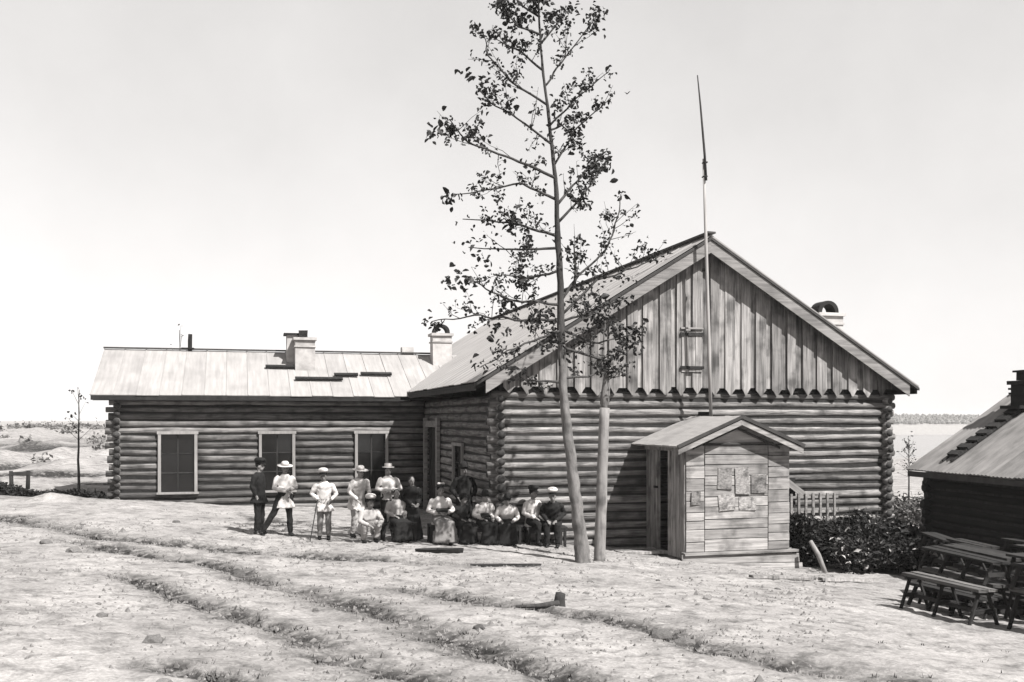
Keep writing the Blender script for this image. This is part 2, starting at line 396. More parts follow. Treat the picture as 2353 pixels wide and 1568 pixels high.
# side door in the left wall, between two broad posts
dr = empty('door', parent=house)
for k in range(6): box('door_board', (GX0 - .02 - .006 * (k % 2), 30.68 + .3 * k + .02, .98), (.04, .285, 3.1), DARKW, dr)
box('door_post', (GX0 - .16, 30.42, 1.05), (.10, .24, 3.6), FASCIA, dr); box('door_post', (GX0 - .16, 32.5, 1.05), (.10, .24, 3.6), FASCIA, dr)
box('lintel', (GX0 - .15, 31.46, 2.66), (.09, 1.8, .2), FASCIA, dr)

# gable boards: blunt boards behind, pointed boards over the joints
def roof_z(x): return RZ - RS * abs(x - RX)
n_b = 24; step = (GX1 - GX0 + .02) / n_b
def gable_board(x, w, y, zb, pt, th, m):
    x0, x1 = x - w / 2, x + w / 2
    top = lambda q: roof_z(q) - .16
    if min(top(x0), top(x1)) < zb + .12: 
        return
    mid = [(RX, top(RX))] if x0 < RX < x1 else []
    bot = [(x0, zb + pt), (x0 + w * .22, zb + pt * .55), (x - .02, zb), (x + .02, zb), (x1 - w * .22, zb + pt * .55), (x1, zb + pt)] if pt else [(x0, zb), (x1, zb)]
    poly = bot + [(x1, top(x1))] + mid + [(x0, top(x0))]
    poly = [(a - x, b - zb) for a, b in poly]
    V, Fc = prism(poly, -th / 2, th / 2)
    o = link('gable_board', V, Fc, m, house); o.location = (x, y, zb); o.rotation_euler = (random.uniform(-.006, .006), random.uniform(-.004, .004), 0)
for i in range(n_b):
    gable_board(GX0 + step * (i + 1.0), step * .58, 23.455 - random.uniform(0, .008), 3.60 + random.uniform(-.03, .03), 0, .03, BOARD)
for i in range(n_b):
    x = GX0 + step * (i + .5) + random.uniform(-.03, .03)
    gable_board(x, step * random.uniform(.54, .70), 23.405 - random.uniform(0, .012), 3.43 + random.uniform(-.04, .035), random.uniform(.14, .22), .032, BOARD)
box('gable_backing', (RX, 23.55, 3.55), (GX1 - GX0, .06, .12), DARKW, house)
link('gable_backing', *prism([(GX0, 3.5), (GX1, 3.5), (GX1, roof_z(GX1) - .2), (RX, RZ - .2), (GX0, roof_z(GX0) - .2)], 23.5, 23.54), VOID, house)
link('back_gable', *prism([(GX0, -1), (GX1, -1), (GX1, roof_z(GX1) - .2), (RX, RZ - .2), (GX0, roof_z(GX0) - .2)], 44.9, 44.95), BOARD, house)
# shuttered loft hatch
h = empty('hatch', parent=house)
for k in range(3): box('hatch_board', (11.03 + .19 * k, 23.372 - .003 * k, 4.52), (.18, .025, 1.02), BOARD, h)
box('hatch_rail', (11.22, 23.345, 4.97), (.66, .03, .085), DARKW, h); box('hatch_rail', (11.22, 23.345, 4.12), (.66, .03, .07), DARKW, h)
box('hatch_rail', (11.22, 23.36, 5.12), (.62, .05, .04), FASCIA, h)

# roof: standing sheets both sides, ridge cap, rake boards, eave boards
def roof_sheets(parent, side, x_r, z_r, run, slope, y0, y1, wdt, m, axis='y', seam=.016, rib=0):
    """sheets laid from ridge to eave; the ridge runs along y (axis y) or x (axis x)"""
    rf = empty('roof', parent=parent); n = int(round((y1 - y0) / wdt)); wdt = (y1 - y0) / n
    L = run * math.hypot(1, slope); a = math.atan(slope)
    for i in range(n):
        v0 = y0 + wdt * i
        # profile across the sheet: flat with a raised seam at each edge, or waves
        if rib:
            prof = [(-wdt / 2 + wdt * k / 24, .014 * math.cos(2 * math.pi * k / 4) + .016) for k in range(25)]
        else:
            prof = [(-wdt / 2, seam), (-wdt / 2 + .02, seam), (-wdt / 2 + .03, 0.004), (-.12 * wdt, 0), (.2 * wdt, .003), (wdt / 2 - .006, 0)]
        dz = random.uniform(-.004, .004)
        V, Fc = [], []; k = len(prof); ex = random.uniform(-.02, .03)
        for s in (0.0, (L + ex) * .5, L + ex):
            sag = -.012 * math.sin(math.pi * s / L) + random.uniform(-.003, .003)
            V += [(u, -s, h_ + dz + sag) for u, h_ in prof]
        for s in (L + ex, (L + ex) * .5, 0.0): V += [(u, -s, -.022 + dz) for u, h_ in prof]
        for j in range(5):
            for q in range(k - 1): Fc.append((j * k + q, j * k + q + 1, (j + 1) * k + q + 1, (j + 1) * k + q))
        for q in range(k - 1): Fc.append((5 * k + q, 5 * k + q + 1, q + 1, q))
        Fc.append(tuple(j * k for j in range(6))); Fc.append(tuple(j * k + k - 1 for j in range(6))[::-1])
        o = link('roof_sheet', V, Fc, m, rf)
        if axis == 'y':  # local -y runs down the slope to side
            o.matrix_world = Matrix.Translation((x_r, v0 + wdt / 2, z_r)) @ Matrix.Rotation(R(90 if side > 0 else -90), 4, 'Z') @ Matrix.Rotation(a, 4, 'X')
        else:
            o.matrix_world = Matrix.Translation((v0 + wdt / 2, x_r, z_r)) @ Matrix.Rotation(0 if side < 0 else R(180), 4, 'Z') @ Matrix.Rotation(a, 4, 'X')
        mw = o.matrix_world.copy(); o.matrix_basis = mw
    return rf
r1 = roof_sheets(house, -1, RX, RZ + .02, RUN, RS, YF, YB, .75, ROOFM)
r2 = roof_sheets(house, 1, RX, RZ + .02, RUN, RS, YF, YB, .75, ROOFM)
box('ridge_cap', (RX, (YF + YB) / 2, RZ + .075), (.22, YB - YF + .1, .05), EDGE, r1)
for s in (-1, 1):
    # dark roof edge under the sheets, then the pale rake board below it
    ed = [(0, -.03), (RUN * s, -.03 - RS * RUN), (RUN * s, -.10 - RS * RUN), (0, -.10)]
    link('roof_edge', *prism([(RX + a, RZ + b) for a, b in (ed if s > 0 else ed[::-1])], YF - .035, YF + .04), EDGE, house)
    k = RUN - .28
    rb = [(0, -.105), (k * s, -.105 - RS * k), (k * s, -.43 - RS * k), (0, -.43)]
    o = link('rake_board', *prism([(a, b) for a, b in (rb if s > 0 else rb[::-1])], -.022, .022), FASCIA, house); o.location = (RX, YF + .02 , RZ)
    # soffit boards and eave board along the side
    link('soffit', *prism([(RX + a, RZ + b) for a, b in [(0, -.06), (RUN * s, -.06 - RS * RUN), (RUN * s, -.09 - RS * RUN), (0, -.09)][::s]], YF + .06, YB), DARKW, house)
    box('eave_board', (RX + s * (RUN - .03), (YF + YB) / 2, RZ - RS * RUN - .11), (.04, YB - YF - .1, .16), DARKW, house)
    for y in np.arange(YF + .5, YB, 1.1): box('purlin_end', (RX + s * (RUN - .45), y, RZ - RS * (RUN - .45) - .17), (.7, .12, .14), DARKW, house, rot=(0, s * SA, 0))
def chimney(parent, c, w, d, z0, z1, hood=True, m=WHITEW):
    ch = empty('chimney', parent=parent); x, y = c
    box('stack', (x, y, (z0 + z1) / 2), (w, d, z1 - z0), m, ch, j=.012)
    box('band', (x, y, z1 - .28), (w + .06, d + .06, .05), m, ch); box('band', (x, y, z1 - .02), (w + .12, d + .12, .09), m, ch)
    if hood:   # arched iron hood open at both ends
        V, Fc = [], []; n = 12; hw, hh = w * .44, w * .48
        for yy in (y - d * .30, y + d * .30):
            for k in range(n + 1):
                a = math.pi * k / n
                V.append((x + hw * math.cos(a), yy, z1 + .03 + hh * math.sin(a) ** .8))
            for k in range(n + 1):
                a = math.pi * k / n
                V.append((x + hw * .66 * math.cos(a), yy, z1 + .03 + hh * .72 * math.sin(a)))
        k = n + 1
        for q in range(n):
            Fc += [(q, q + 1, k + q + 1, k + q), (2 * k + q, 3 * k + q, 3 * k + q + 1, 2 * k + q + 1), (q, 2 * k + q, 2 * k + q + 1, q + 1), (k + q, k + q + 1, 3 * k + q + 1, 3 * k + q)]
        Fc += [(0, k, 3 * k, 2 * k), (n, 2 * k + n, 3 * k + n, k + n)]
        link('hood', V, Fc, SOOT, ch)
    return ch
chimney(house, (16.2, 25.15), .74, .74, 4.4, 5.78)
into(house, known)

# ------------------------------------------------------------------ the long wing
WX0, WY0, WYB = -3.5, 33.0, 39.0
WRY, WRZ, WE = 36.0, 5.16, 3.55; WRUN = 3.55; WS = (WRZ - WE) / WRUN
wing = empty('log_wing', (WX0, WY0, 0)); tag(wing, 'long low dark log wing with three tall windows and pale roof', 'building')
known = set(o.name for o in bpy.data.objects)
WWIN = [(-2.31, -1.14), (.73, 1.86), (3.77, 4.86)]
P2 = .222
log_wall(wing, 'x', WY0, WX0, GX0 - .1, -.22, 17, P2, LOGD, [(a, b, .52, 2.36) for a, b in WWIN], ends=(.28, 0))
log_wall(wing, 'y', WX0, WY0, WYB, -.11, 17, P2, LOGD, ends=(.25, .25))
log_wall(wing, 'x', WYB, WX0, GX0 - .1, -.22, 17, P2, LOGD, ends=(.28, 0))
for a, b in WWIN: window(wing, 'x', WY0, a, b, .53, 2.34, -1)
r3 = roof_sheets(wing, -1, WRY, WRZ, WRUN, WS, -4.23, 8.3, .66, ROOFM, axis='x')
r4 = roof_sheets(wing, 1, WRY, WRZ, WRUN, WS, -4.23, 8.3, .66, ROOFM, axis='x')
box('ridge_cap', (1.6, WRY, WRZ + .05), (11.7, .2, .05), EDGE, r3)
box('eave_board', (.5, WRY - WRUN + .03, WE - .09), (9.4, .04, .14), DARKW, wing)
link('end_gable', *[[(x, y, z) for y, x, z in v] if i == 0 else [q[::-1] for q in v] for i, v in enumerate(prism([(WY0, 3.4), (WYB, 3.4), (WRY, WRZ - .1)], WX0 - .06, WX0 - .02))], BOARD, wing)
box('soffit', (.7, WRY - WRUN + .35, WE - .02), (9.7, .66, .03), DARKW, wing, rot=(math.atan(WS), 0, 0))
ch = chimney(wing, (2.28, 34.75), .66, .6, 4.2, 5.55, hood=False)
box('rear_stack', (2.02, 35.38, 5.15), (.62, .5, 1.1), WHITEW, ch, j=.01); box('slab', (1.98, 35.36, 5.73), (.74, .62, .07), SOOT, ch); box('pot', (2.24, 34.9, 5.72), (.30, .28, .26), SOOT, ch, j=.02)
chimney(wing, (7.12, 35.35), .68, .6, 4.6, 5.85)
box('vent_box', (6.05, 36.25, 5.28), (.42, .36, .3), WHITEW, wing); 
V, Fc = tubev([(-1.5, 36.2, 4.95), (-1.5, 36.2, 5.5), (-1.49, 36.2, 5.74)], [.075, .075, .07]); link('stove_pipe', V, Fc, SOOT, wing)
box('pipe_flashing', (-1.56, 36.0, 5.235), (.42, .3, .04), SOOT, wing)
into(wing, known)
# boards lying on the wing roof
def on_wing(y): return WRZ - WS * (WRY - y)
for i, (x0, x1, y, lab) in enumerate([(.98, 1.93, 34.55, 'short dark board lying on the wing roof below the double chimney'), (1.9, 3.45, 33.6, 'long dark board lying low on the wing roof near the eave'),
                                      (4.1, 5.15, 34.05, 'thin dark board lying on the wing roof left of the arched chimney'), (3.2, 4.0, 33.95, 'small dark board lying on the wing roof between two longer ones')]):
    o = box('roof_plank', ((x0 + x1) / 2, y, on_wing(y) + .085), (x1 - x0, .16, .06), DARKW, rot=(math.atan(WS), 0, random.uniform(-.02, .02))); tag(o, lab, 'board', 'boards on the wing roof')

# ------------------------------------------------------------------ porch
PX0, PX1, PY0, PY1 = 10.0, 12.68, 21.15, 23.45
porch = empty('porch', (PX0, PY0, -.6)); tag(porch, 'small pale plank porch with its own gable roof and open side doorway', 'porch')
known = set(o.name for o in bpy.data.objects)
zb, zt = -.27, 2.2
cols = [(PX0 + .01, 10.46), (10.48, 12.10), (12.12, PX1 - .01)]
for ci, (a, b) in enumerate(cols):
    z = zb; k = 0
    while z < zt - .02:
        hgt = random.choice([.2, .23, .26, .29]); hgt = min(hgt, zt - z)
        if zt - z - hgt < .1: hgt = zt - z
        box('front_plank', ((a + b) / 2, PY0 + random.uniform(-.006, .008), z + hgt / 2), (b - a, .035, hgt - .018), PLANK, porch, j=.004); z += hgt; k += 1
box('post', (PX0 + .05, PY0 + .075, .9), (.10, .10, 2.65), PLANK, porch); box('post', (PX1 - .05, PY0 + .075, .9), (.10, .10, 2.65), PLANK, porch)
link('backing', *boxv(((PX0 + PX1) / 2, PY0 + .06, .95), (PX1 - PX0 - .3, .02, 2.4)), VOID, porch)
# gable of the porch
PR, PRZ, PEZ = 11.28, 2.88, 2.16; PRUN = 1.6; PS = (2.88 - 2.16) / 1.72
link('porch_gable', *prism([(PX0 + .03, 2.215), (PX1 - .03, 2.215), (PR, PRZ - .16)], PY0 - .008, PY0 + .03), PLANK, porch)
box('gable_rail', (PR, PY0 - .03, 2.235), (1.9, .04, .05), EDGE, porch)
for s in (-1, 1):
    ed = [(0, -.085), (PRUN * s, -.085 - PS * PRUN), (PRUN * s, -.21 - PS * PRUN), (0, -.21)][::s]
    o = link('rake_board', *prism(ed, -.02, .02), PLANK, porch); o.location = (PR, PY0 - .28, PRZ)
    ed = [(0, -.255), (PRUN * .7 * s, -.255 - PS * PRUN * .7), (PRUN * .7 * s, -.31 - PS * PRUN * .7), (0, -.31)][::s]
    o = link('rake_trim', *prism(ed, -.015, .015), EDGE, porch); o.location = (PR, PY0 - .04, PRZ)
    for k in range(7):   # boards of the porch roof, ridge to eave
        y = PY0 - .30 + .41 * (k + .5)
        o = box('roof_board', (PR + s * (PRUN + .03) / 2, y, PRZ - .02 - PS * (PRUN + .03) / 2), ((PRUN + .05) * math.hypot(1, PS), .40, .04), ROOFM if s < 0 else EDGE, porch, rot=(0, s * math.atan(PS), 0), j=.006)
    o = box('roof_rim', (PR + s * PRUN / 2, PY0 - .315, PRZ - .022 - PS * PRUN / 2), ((PRUN + .05) * math.hypot(1, PS), .03, .075), EDGE, porch, rot=(0, s * math.atan(PS), 0))
# left side: boards, open doorway, jamb and leaf folded back
for k in range(3): box('side_board', (PX0 - .01 - .004 * k, PY0 + .14 + .235 * k, .82), (.035, .225, 2.5), BOARD, porch)
for k in range(3): box('side_board', (PX0 - .01 - .004 * k, PY0 + 1.62 + .235 * k, .82), (.035, .225, 2.5), BOARD, porch)
box('door_jamb', (PX0 - .03, PY0 + .78, .82), (.09, .09, 2.5), BOARD, porch); box('door_jamb', (PX0 - .03, PY0 + 1.5, .82), (.09, .09, 2.5), BOARD, porch)
box('door_latch', (PX0 - .09, PY0 + 1.5, 1.15), (.06, .14, .05), SOOT, porch)
box('side_lintel', (PX0 - .02, PY0 + 1.14, 2.12), (.06, 2.3, .14), BOARD, porch)
link('inner_wall', *boxv((PX0 + 1.25, PY0 + 1.2, .9), (.03, 2.2, 2.6)), VOID, porch)  # sheet behind the doorway; the inner dimness is put into its colour
link('right_wall', *boxv((PX1 - .02, PY0 + 1.25, .9), (.035, 2.3, 2.55)), PLANK, porch)
# plinth: sloping skirt boards and a sill
box('sill', ((PX0 + PX1) / 2 + .03, PY0 - .06, -.30), (PX1 - PX0 + .24, .22, .055), PLANK, porch, j=.006)
box('skirt_board', ((PX0 + PX1) / 2 + .02, PY0 - .10, -.44), (PX1 - PX0 + .34, .05, .20), PLANK, porch, rot=(R(-9), R(1), 0)); box('skirt_board', ((PX0 + PX1) / 2 + .05, PY0 - .13, -.65), (PX1 - PX0 + .42, .05, .20), PLANK, porch, rot=(R(-9), R(1.5), 0))
box('foot_board', (11.9, PY0 - .42, -.69), (2.0, .2, .05), PLANK, porch, rot=(0, R(1.5), 0), j=.008)
for k in range(3): box('landing_board', (9.35 + 0.0 * k, PY0 + .95 + .3 * k, -.36 - .012 * k), (1.15, .28, .06), BOARD, porch, j=.006)
box('landing_beam', (8.85, PY0 + 1.25, -.46), (.12, .95, .16), BOARD, porch)
into(porch, known)
# notices pinned to the porch front
for i, (x, z, w, h_, rt, lab) in enumerate([(10.98, 1.42, .36, .5, .02, 'large pale paper notice pinned upper left on the porch front'), (11.42, 1.36, .34, .62, -.01, 'tall grey paper notice pinned in the middle of the porch front'),
                                           (11.85, 1.28, .38, .44, .015, 'paper notice pinned upper right on the porch front'), (11.02, .86, .40, .38, -.03, 'wide paper notice pinned lower left on the porch front'),
                                           (11.56, .82, .44, .30, .02, 'low paper notice pinned lower middle of the porch front'), (10.24, .98, .22, .30, 0, 'small square board fixed on the left strip of the porch front')]):
    o = box('notice', (x, PY0 - .032 - .002 * i, z), (w, .008, h_), PAPER, rot=(0, rt * 2, 0), j=.018); tag(o, lab, 'notice', 'notices on the porch front')

# ------------------------------------------------------------------ flagpole
fp = empty('flagpole', (11.46, 22.80, 2.9)); tag(fp, 'tall pale flagpole rising in front of the hall gable', 'flagpole')
def at_(o, base): o.matrix_parent_inverse = Matrix.Translation(base).inverted()
V, Fc = tubev([(11.47, 22.80, 2.75), (11.42, 22.80, 4.5), (11.33, 22.80, 7.3), (11.27, 22.80, 9.3)], [.044, .044, .04, .034], 10); o = link('lower_mast', V, Fc, POLE, fp, True); at_(o, fp.location)
V, Fc = tubev([(11.30, 22.73, 8.75), (11.26, 22.73, 9.4), (11.15, 22.735, 10.6), (11.07, 22.74, 11.35)], [.034, .032, .024, .014], 8); o = link('upper_mast', V, Fc, BARK, fp, True); at_(o, fp.location)
for z in (8.85, 9.2): o = box('iron_band', (11.285, 22.77, z), (.10, .14, .025), DARKW, fp); at_(o, fp.location)
V, Fc = tubev([(11.46, 22.82, 3.0), (11.85, 23.4, 2.72)], .028, 8); o = link('brace', V, Fc, POLE, fp); at_(o, fp.location)
o = box('bracket', (11.47, 23.12, 2.95), (.09, .62, .09), DARKW, fp); at_(o, fp.location)
o = box('gable_bracket', (11.36, 22.90, 6.55), (.10, .14, .07), DARKW, fp); at_(o, fp.location)

# ------------------------------------------------------------------ side steps right of the porch, with railing
st = empty('side_steps', (13.6, 22.9, -.8)); tag(st, 'low wooden steps with picket railing right of the porch', 'steps')
known = set(o.name for o in bpy.data.objects)
box('slope_board', (13.75, 22.85, 1.12), (1.15, .05, .16), FASCIA, st, rot=(0, R(36), 0)); box('slope_panel', (13.45, 22.95, .92), (.95, .04, .75), DARKW, st)
for k in range(7): box('picket', (13.72 + .21 * k, 22.78, .42), (.06, .04, .95), FASCIA, st, j=.006)
box('rail', (14.35, 22.815, .80), (1.5, .035, .06), FASCIA, st); box('rail', (14.35, 22.815, .42), (1.5, .035, .05), FASCIA, st)
for k in range(3): box('step', (14.2, 22.98 + .25 * k, -.55 + .18 * k), (1.4, .26, .05), BOARD, st)
into(st, known)
o = link('leaning_post', *tubev([(12.98, 20.72, -.05), (13.05, 20.5, -.35), (13.17, 20.35, -.82)], [.05, .06, .05], 8), POSTM, None, True); tag(o, 'pale bent stick leaning at the right foot of the porch', 'stick')

# ------------------------------------------------------------------ hut on the right
HR = R(-4); hut = empty('dark_hut', (16.75, 21.3, -.9), HR); tag(hut, 'dark log hut with corrugated roof at the right edge', 'building')
Hm = hut.matrix_basis.copy() if False else Matrix.Translation((16.75, 21.3, -.9)) @ Matrix.Rotation(HR, 4, 'Z')
known = set(o.name for o in bpy.data.objects)
# local frame: wall along -y from the far corner, slope rising to +x; eave z 2.42 above base
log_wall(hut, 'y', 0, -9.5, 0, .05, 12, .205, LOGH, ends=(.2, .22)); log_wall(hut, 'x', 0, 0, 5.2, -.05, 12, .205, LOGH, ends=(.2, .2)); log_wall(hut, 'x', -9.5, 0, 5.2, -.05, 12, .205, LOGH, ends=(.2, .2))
hs = .64
rf = roof_sheets(hut, -1, 2.6, 2.44 + hs * 3.1, 3.1, hs, -10, .28, .82, ROOFH, rib=1)
rf2 = roof_sheets(hut, 1, 2.6, 2.44 + hs * 3.1, 3.1, hs, -10, .28, .82, ROOFH, rib=1)
box('ridge_cap', (2.6, -4.8, 2.44 + hs * 3.1 + .06), (.3, 10.3, .05), EDGE, rf)
box('eave_board', (-.46, -4.8, 2.34), (.05, 10.1, .13), EDGE, hut)
link('end_gable', *prism([(0, 2.4), (5.2, 2.4), (2.6, 2.44 + hs * 2.6)], -.03, .0), DARKW, hut)
ch = chimney(hut, (2.0, -.9), .52, .5, 3.5, 4.62, hood=False, m=SOOT); box('cap', (2.0, -.9, 4.76), (.34, .32, .2), SOOT, ch); box('cap_slab', (2.0, -.9, 4.88), (.46, .44, .05), SOOT, ch)
box('base_slab', (1.92, -.9, 4.0), (.8, .7, .08), SOOT, ch)
lad = empty('roof_ladder', parent=hut)
for k in range(7):
    x = 1.6 - .26 * k; box('rung', (x, -.9, 2.44 + hs * (x + .5) + .10), (.17, .42, .07), DARKW, lad, rot=(0, -math.atan(hs), 0))
for dy in (-.17, .17): box('ladder_rail', (.78, -.9 + dy, 2.44 + hs * 1.28 + .06), (2.3, .05, .05), DARKW, lad, rot=(0, -math.atan(hs), 0))

# ------------------------------------------------------------------ tree and post
TR = [(7.09, -.33, .20), (7.03, .35, .165), (6.90, 1.28, .145), (6.75, 2.47, .125), (6.64, 3.48, .110), (6.61, 4.66, .100), (6.58, 5.67, .090), (6.54, 6.49, .078), (6.49, 7.67, .060), (6.42, 8.4, .050), (6.30, 9.3, .042), (6.18, 10.2, .034), (6.13, 11.0, .028), (6.08, 12.1, .02), (6.05, 13.0, .008)]
TY = 20.0; TR = [(x, z, r * (.86 if z < 3 else .78)) for x, z, r in TR]
tree = empty('tree', (7.09, TY, gz(7.09, TY))); tag(tree, 'tall slender leaning tree with sparse leaves before the log hall', 'tree')
Ti = Matrix.Translation(-tree.location)
def tput(o): o.matrix_parent_inverse = Ti.copy(); return o
pts = [(x + .012 * mnoise.noise((z * 2, 1, 0)), TY + .03 * mnoise.noise((z, 7, 0)), z) for x, z, r in TR]
fine, fr = [], []
for i in range(len(pts) - 1):
    for t in (0, .125, .25, .375, .5, .625, .75, .875):
        a, b = Vector(pts[i]), Vector(pts[i + 1]); q = a.lerp(b, t)
        fine.append(q + Vector((.02 * mnoise.noise((q.z * 2.2, 3, 0)), .02 * mnoise.noise((q.z * 2.2, 13, 0)), 0))); fr.append((TR[i][2] * (1 - t) + TR[i + 1][2] * t) * (1 + .12 * mnoise.noise((q.z * 3.1, 0, 5))))
fr[0] *= 1.25; fr[1] *= 1.1
V, Fc = tubev(fine, fr, 14)
V = [v + (v - fine[i // 14]) * (.16 * mnoise.noise((v.x * 14, v.y * 14, v.z * 3.5)) + .10 * mnoise.noise((v.x * 30, v.y * 30, v.z * 9))) for i, v in enumerate(V)]
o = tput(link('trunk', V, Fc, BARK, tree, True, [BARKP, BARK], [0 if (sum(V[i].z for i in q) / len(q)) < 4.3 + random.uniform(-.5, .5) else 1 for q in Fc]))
BR = [[(6.61, 5.21), (5.43, 5.27), (4.46, 5.68)], [(6.61, 4.89), (5.66, 4.87), (4.92, 4.98), (4.01, 4.87)], [(6.57, 6.4), (5.76, 6.36), (4.83, 6.46)], [(6.55, 6.63), (5.57, 6.9), (4.6, 6.98)], [(6.52, 7.4), (5.76, 7.72), (4.37, 7.46)], [(6.49, 7.86), (5.57, 8.16), (4.46, 8.31), (4.01, 8.58)], [(6.37, 8.58), (5.76, 8.99), (5.1, 9.34), (4.78, 9.67)], [(6.28, 9.39), (5.48, 9.78), (4.92, 10.26), (4.83, 10.61)], [(6.18, 10.11), (5.66, 10.43), (5.06, 10.5)], [(6.14, 10.84), (5.66, 10.97), (5.38, 11.34)], [(6.14, 11.2), (5.76, 11.43), (5.57, 11.77)], [(6.61, 5.31), (6.95, 5.78), (7.69, 6.45), (8.03, 7.12), (8.23, 7.78)], [(6.9, 5.64), (6.92, 6.14), (6.88, 6.51)], [(6.61, 4.99), (7.39, 5.75), (8.18, 6.01), (8.79, 6.31)], [(6.55, 6.95), (7.1, 7.53), (7.69, 8.31)], [(6.52, 7.31), (7.0, 7.89), (7.79, 8.59)], [(6.45, 8.13), (6.9, 8.9), (7.54, 9.5)], [(6.34, 8.94), (6.81, 9.44), (7.49, 10.05)], [(6.23, 9.75), (6.71, 10.44), (7.34, 11.28)], [(6.16, 10.66), (6.47, 11.05), (6.66, 11.35)], [(6.64, 4.67), (5.76, 4.37), (4.64, 3.82)], [(6.66, 4.67), (7.39, 4.41), (8.43, 4.66)], [(6.66, 4.3), (7.69, 4.04), (8.33, 4.33)], [(6.64, 3.57), (6.04, 3.61), (5.57, 3.65)], [(6.66, 3.66), (7.29, 3.74), (7.88, 3.86)], [(6.57, 5.94), (6.04, 5.74), (5.29, 5.8)], [(6.61, 4.85), (7.15, 5.05), (7.88, 5.35)], [(6.34, 8.85), (6.61, 8.96), (7.0, 8.63)], [(6.10, 11.5), (6.4, 11.9), (6.5, 12.3)], [(6.1, 11.9), (5.8, 12.2), (5.6, 12.5)]]
def leaf_cluster(k, nl):
    rg = random.Random(k); V, Fc = [], []
    for i in range(nl):
        c = Vector((rg.gauss(0, .045), rg.gauss(0, .045), rg.gauss(0, .04)))
        M_ = Euler((rg.uniform(-1.1, 1.1), rg.uniform(-1.1, 1.1), rg.uniform(0, 6.3))).to_matrix(); L = rg.uniform(.055, .10); w_ = L * rg.uniform(.55, .8)
        b = len(V)
        for p in [(0, -L * .5, 0), (w_ * .42, -L * .2, .012), (w_ * .5, L * .1, .015), (w_ * .25, L * .4, .006), (0, L * .58, -.012), (-w_ * .25, L * .4, .006), (-w_ * .5, L * .1, .015), (-w_ * .42, -L * .2, .012), (0, .02, -.01)]:
            V.append(M_ @ Vector(p) + c)
        for q in range(8): Fc.append((b + q, b + (q + 1) % 8, b + 8))
    me = bpy.data.meshes.new('leaf_cluster'); me.from_pydata([tuple(v) for v in V], [], Fc); me.materials.append(LEAF); me.update(); return me
LC = [leaf_cluster(k, n) for k, n in enumerate([1, 2, 2, 3, 4, 5, 6, 2, 3, 2])]
SM = []; spots = []
for bi, b in enumerate(BR):
    dy = random.uniform(-1, 1) * 1.0; L = len(b); P3 = []
    tot = 0
    for i, (x, z) in enumerate(b): P3.append(Vector((x, TY + dy * (i / (L - 1)) ** 1.1 * abs(x - b[0][0]) * .55, z)))
    # resample with jitter
    ln = sum((P3[i + 1] - P3[i]).length for i in range(L - 1)); n = max(6, int(ln / .14)); Q = []
    for k in range(n + 1):
        t = k / n * (L - 1); i = min(int(t), L - 2); q = P3[i].lerp(P3[i + 1], t - i)
        w_ = .05 * min(1, k / 3)
        Q.append(q + Vector((mnoise.noise((k * .4, bi, 0)), mnoise.noise((k * .4, bi, 5)), mnoise.noise((k * .4, bi, 9)))) * w_)
    r0 = .030 if P3[0].z < 8 else .022
    V, Fc = tubev(Q, [r0 * (1 - .8 * k / n) + .004 for k in range(n + 1)], 6); tput(link('branch', V, Fc, BARK, tree, True))
    subs = max(5, int(ln * 5.0))
    for q_ in range(subs):
        k = int(n * random.uniform(.15, .95)); f = k / n; d = (Q[min(k + 1, n)] - Q[max(k - 1, 0)]).normalized()
        sd = Vector((random.uniform(-1, 1), random.uniform(-.8, .8), random.uniform(-.45, 1))).normalized(); sl = random.uniform(.25, .85) * (1.1 - .5 * f); dr_ = (d * .6 + sd).normalized()
        pts_ = [Q[k] + dr_ * sl * t + Vector((0, 0, .10 * sl * t * t)) + Vector((random.gauss(0, .015), random.gauss(0, .015), random.gauss(0, .015))) * (t > 0) for t in (0, .33, .66, 1)]
        SM.append(tubev(pts_, [.009, .007, .005, .003], 4))
        for j in range(random.randint(3, 7)):
            t = random.uniform(.25, 1.05) * 3; i = min(int(t), 2); c_ = pts_[i].lerp(pts_[i + 1], t - i); e_ = Vector((random.gauss(0, 1), random.gauss(0, 1), random.gauss(0, .8))).normalized() * random.uniform(.03, .14)
            SM.append(tubev([c_, c_ + e_], [.004, .002], 3)); spots.append((c_ + e_, random.uniform(.75, 1.25)))
    for k in range(int(n * .2), n + 1):
        if random.random() < .18: spots.append((Q[k] + Vector((random.gauss(0, .07), random.gauss(0, .07), random.gauss(0, .07))), random.uniform(.7, 1.1)))
    for j in range(3): spots.append((Q[-1] + Vector((random.gauss(0, .07), random.gauss(0, .05), random.gauss(0, .07))), random.uniform(1.0, 1.6)))
# heavy clumps seen in the photograph
for x, z, n in [(4.0, 8.6, 4), (4.78, 9.7, 5), (4.42, 5.65, 6), (5.15, 6.95, 7), (5.3, 6.8, 5), (5.65, 11.25, 8), (5.9, 11.0, 6), (5.4, 11.5, 5), (5.85, 10.4, 4), (6.05, 11.5, 7), (7.05, 7.45, 6), (4.95, 6.35, 4), (7.3, 11.25, 4), (6.7, 11.3, 3), (5.3, 5.25, 5), (7.6, 4.5, 3), (7.9, 4.2, 3), (7.5, 4.9, 3), (5.2, 4.6, 5), (6.2, 4.9, 6), (8.3, 4.4, 2)]:
    for k in range(n): spots.append((Vector((x + random.gauss(0, .13), TY + random.gauss(0, .15), z + random.gauss(0, .11))), random.uniform(1.0, 1.7)))
random.shuffle(spots); spots.sort(key=lambda s: -s[1])
crown = tput(link('crown', *merge(SM), BARK, tree)); crown['kind'] = 'stuff'
LF = [leaf_cluster(100 + k, 1) for k in range(8)]
for p, s in spots[:290]: s *= 1.5; tput(inst('leaf', random.choice(LF), tree, p, (random.uniform(-1, 1), random.uniform(-1, 1), random.uniform(0, 6.3)), (s, s, s)))
LV = []
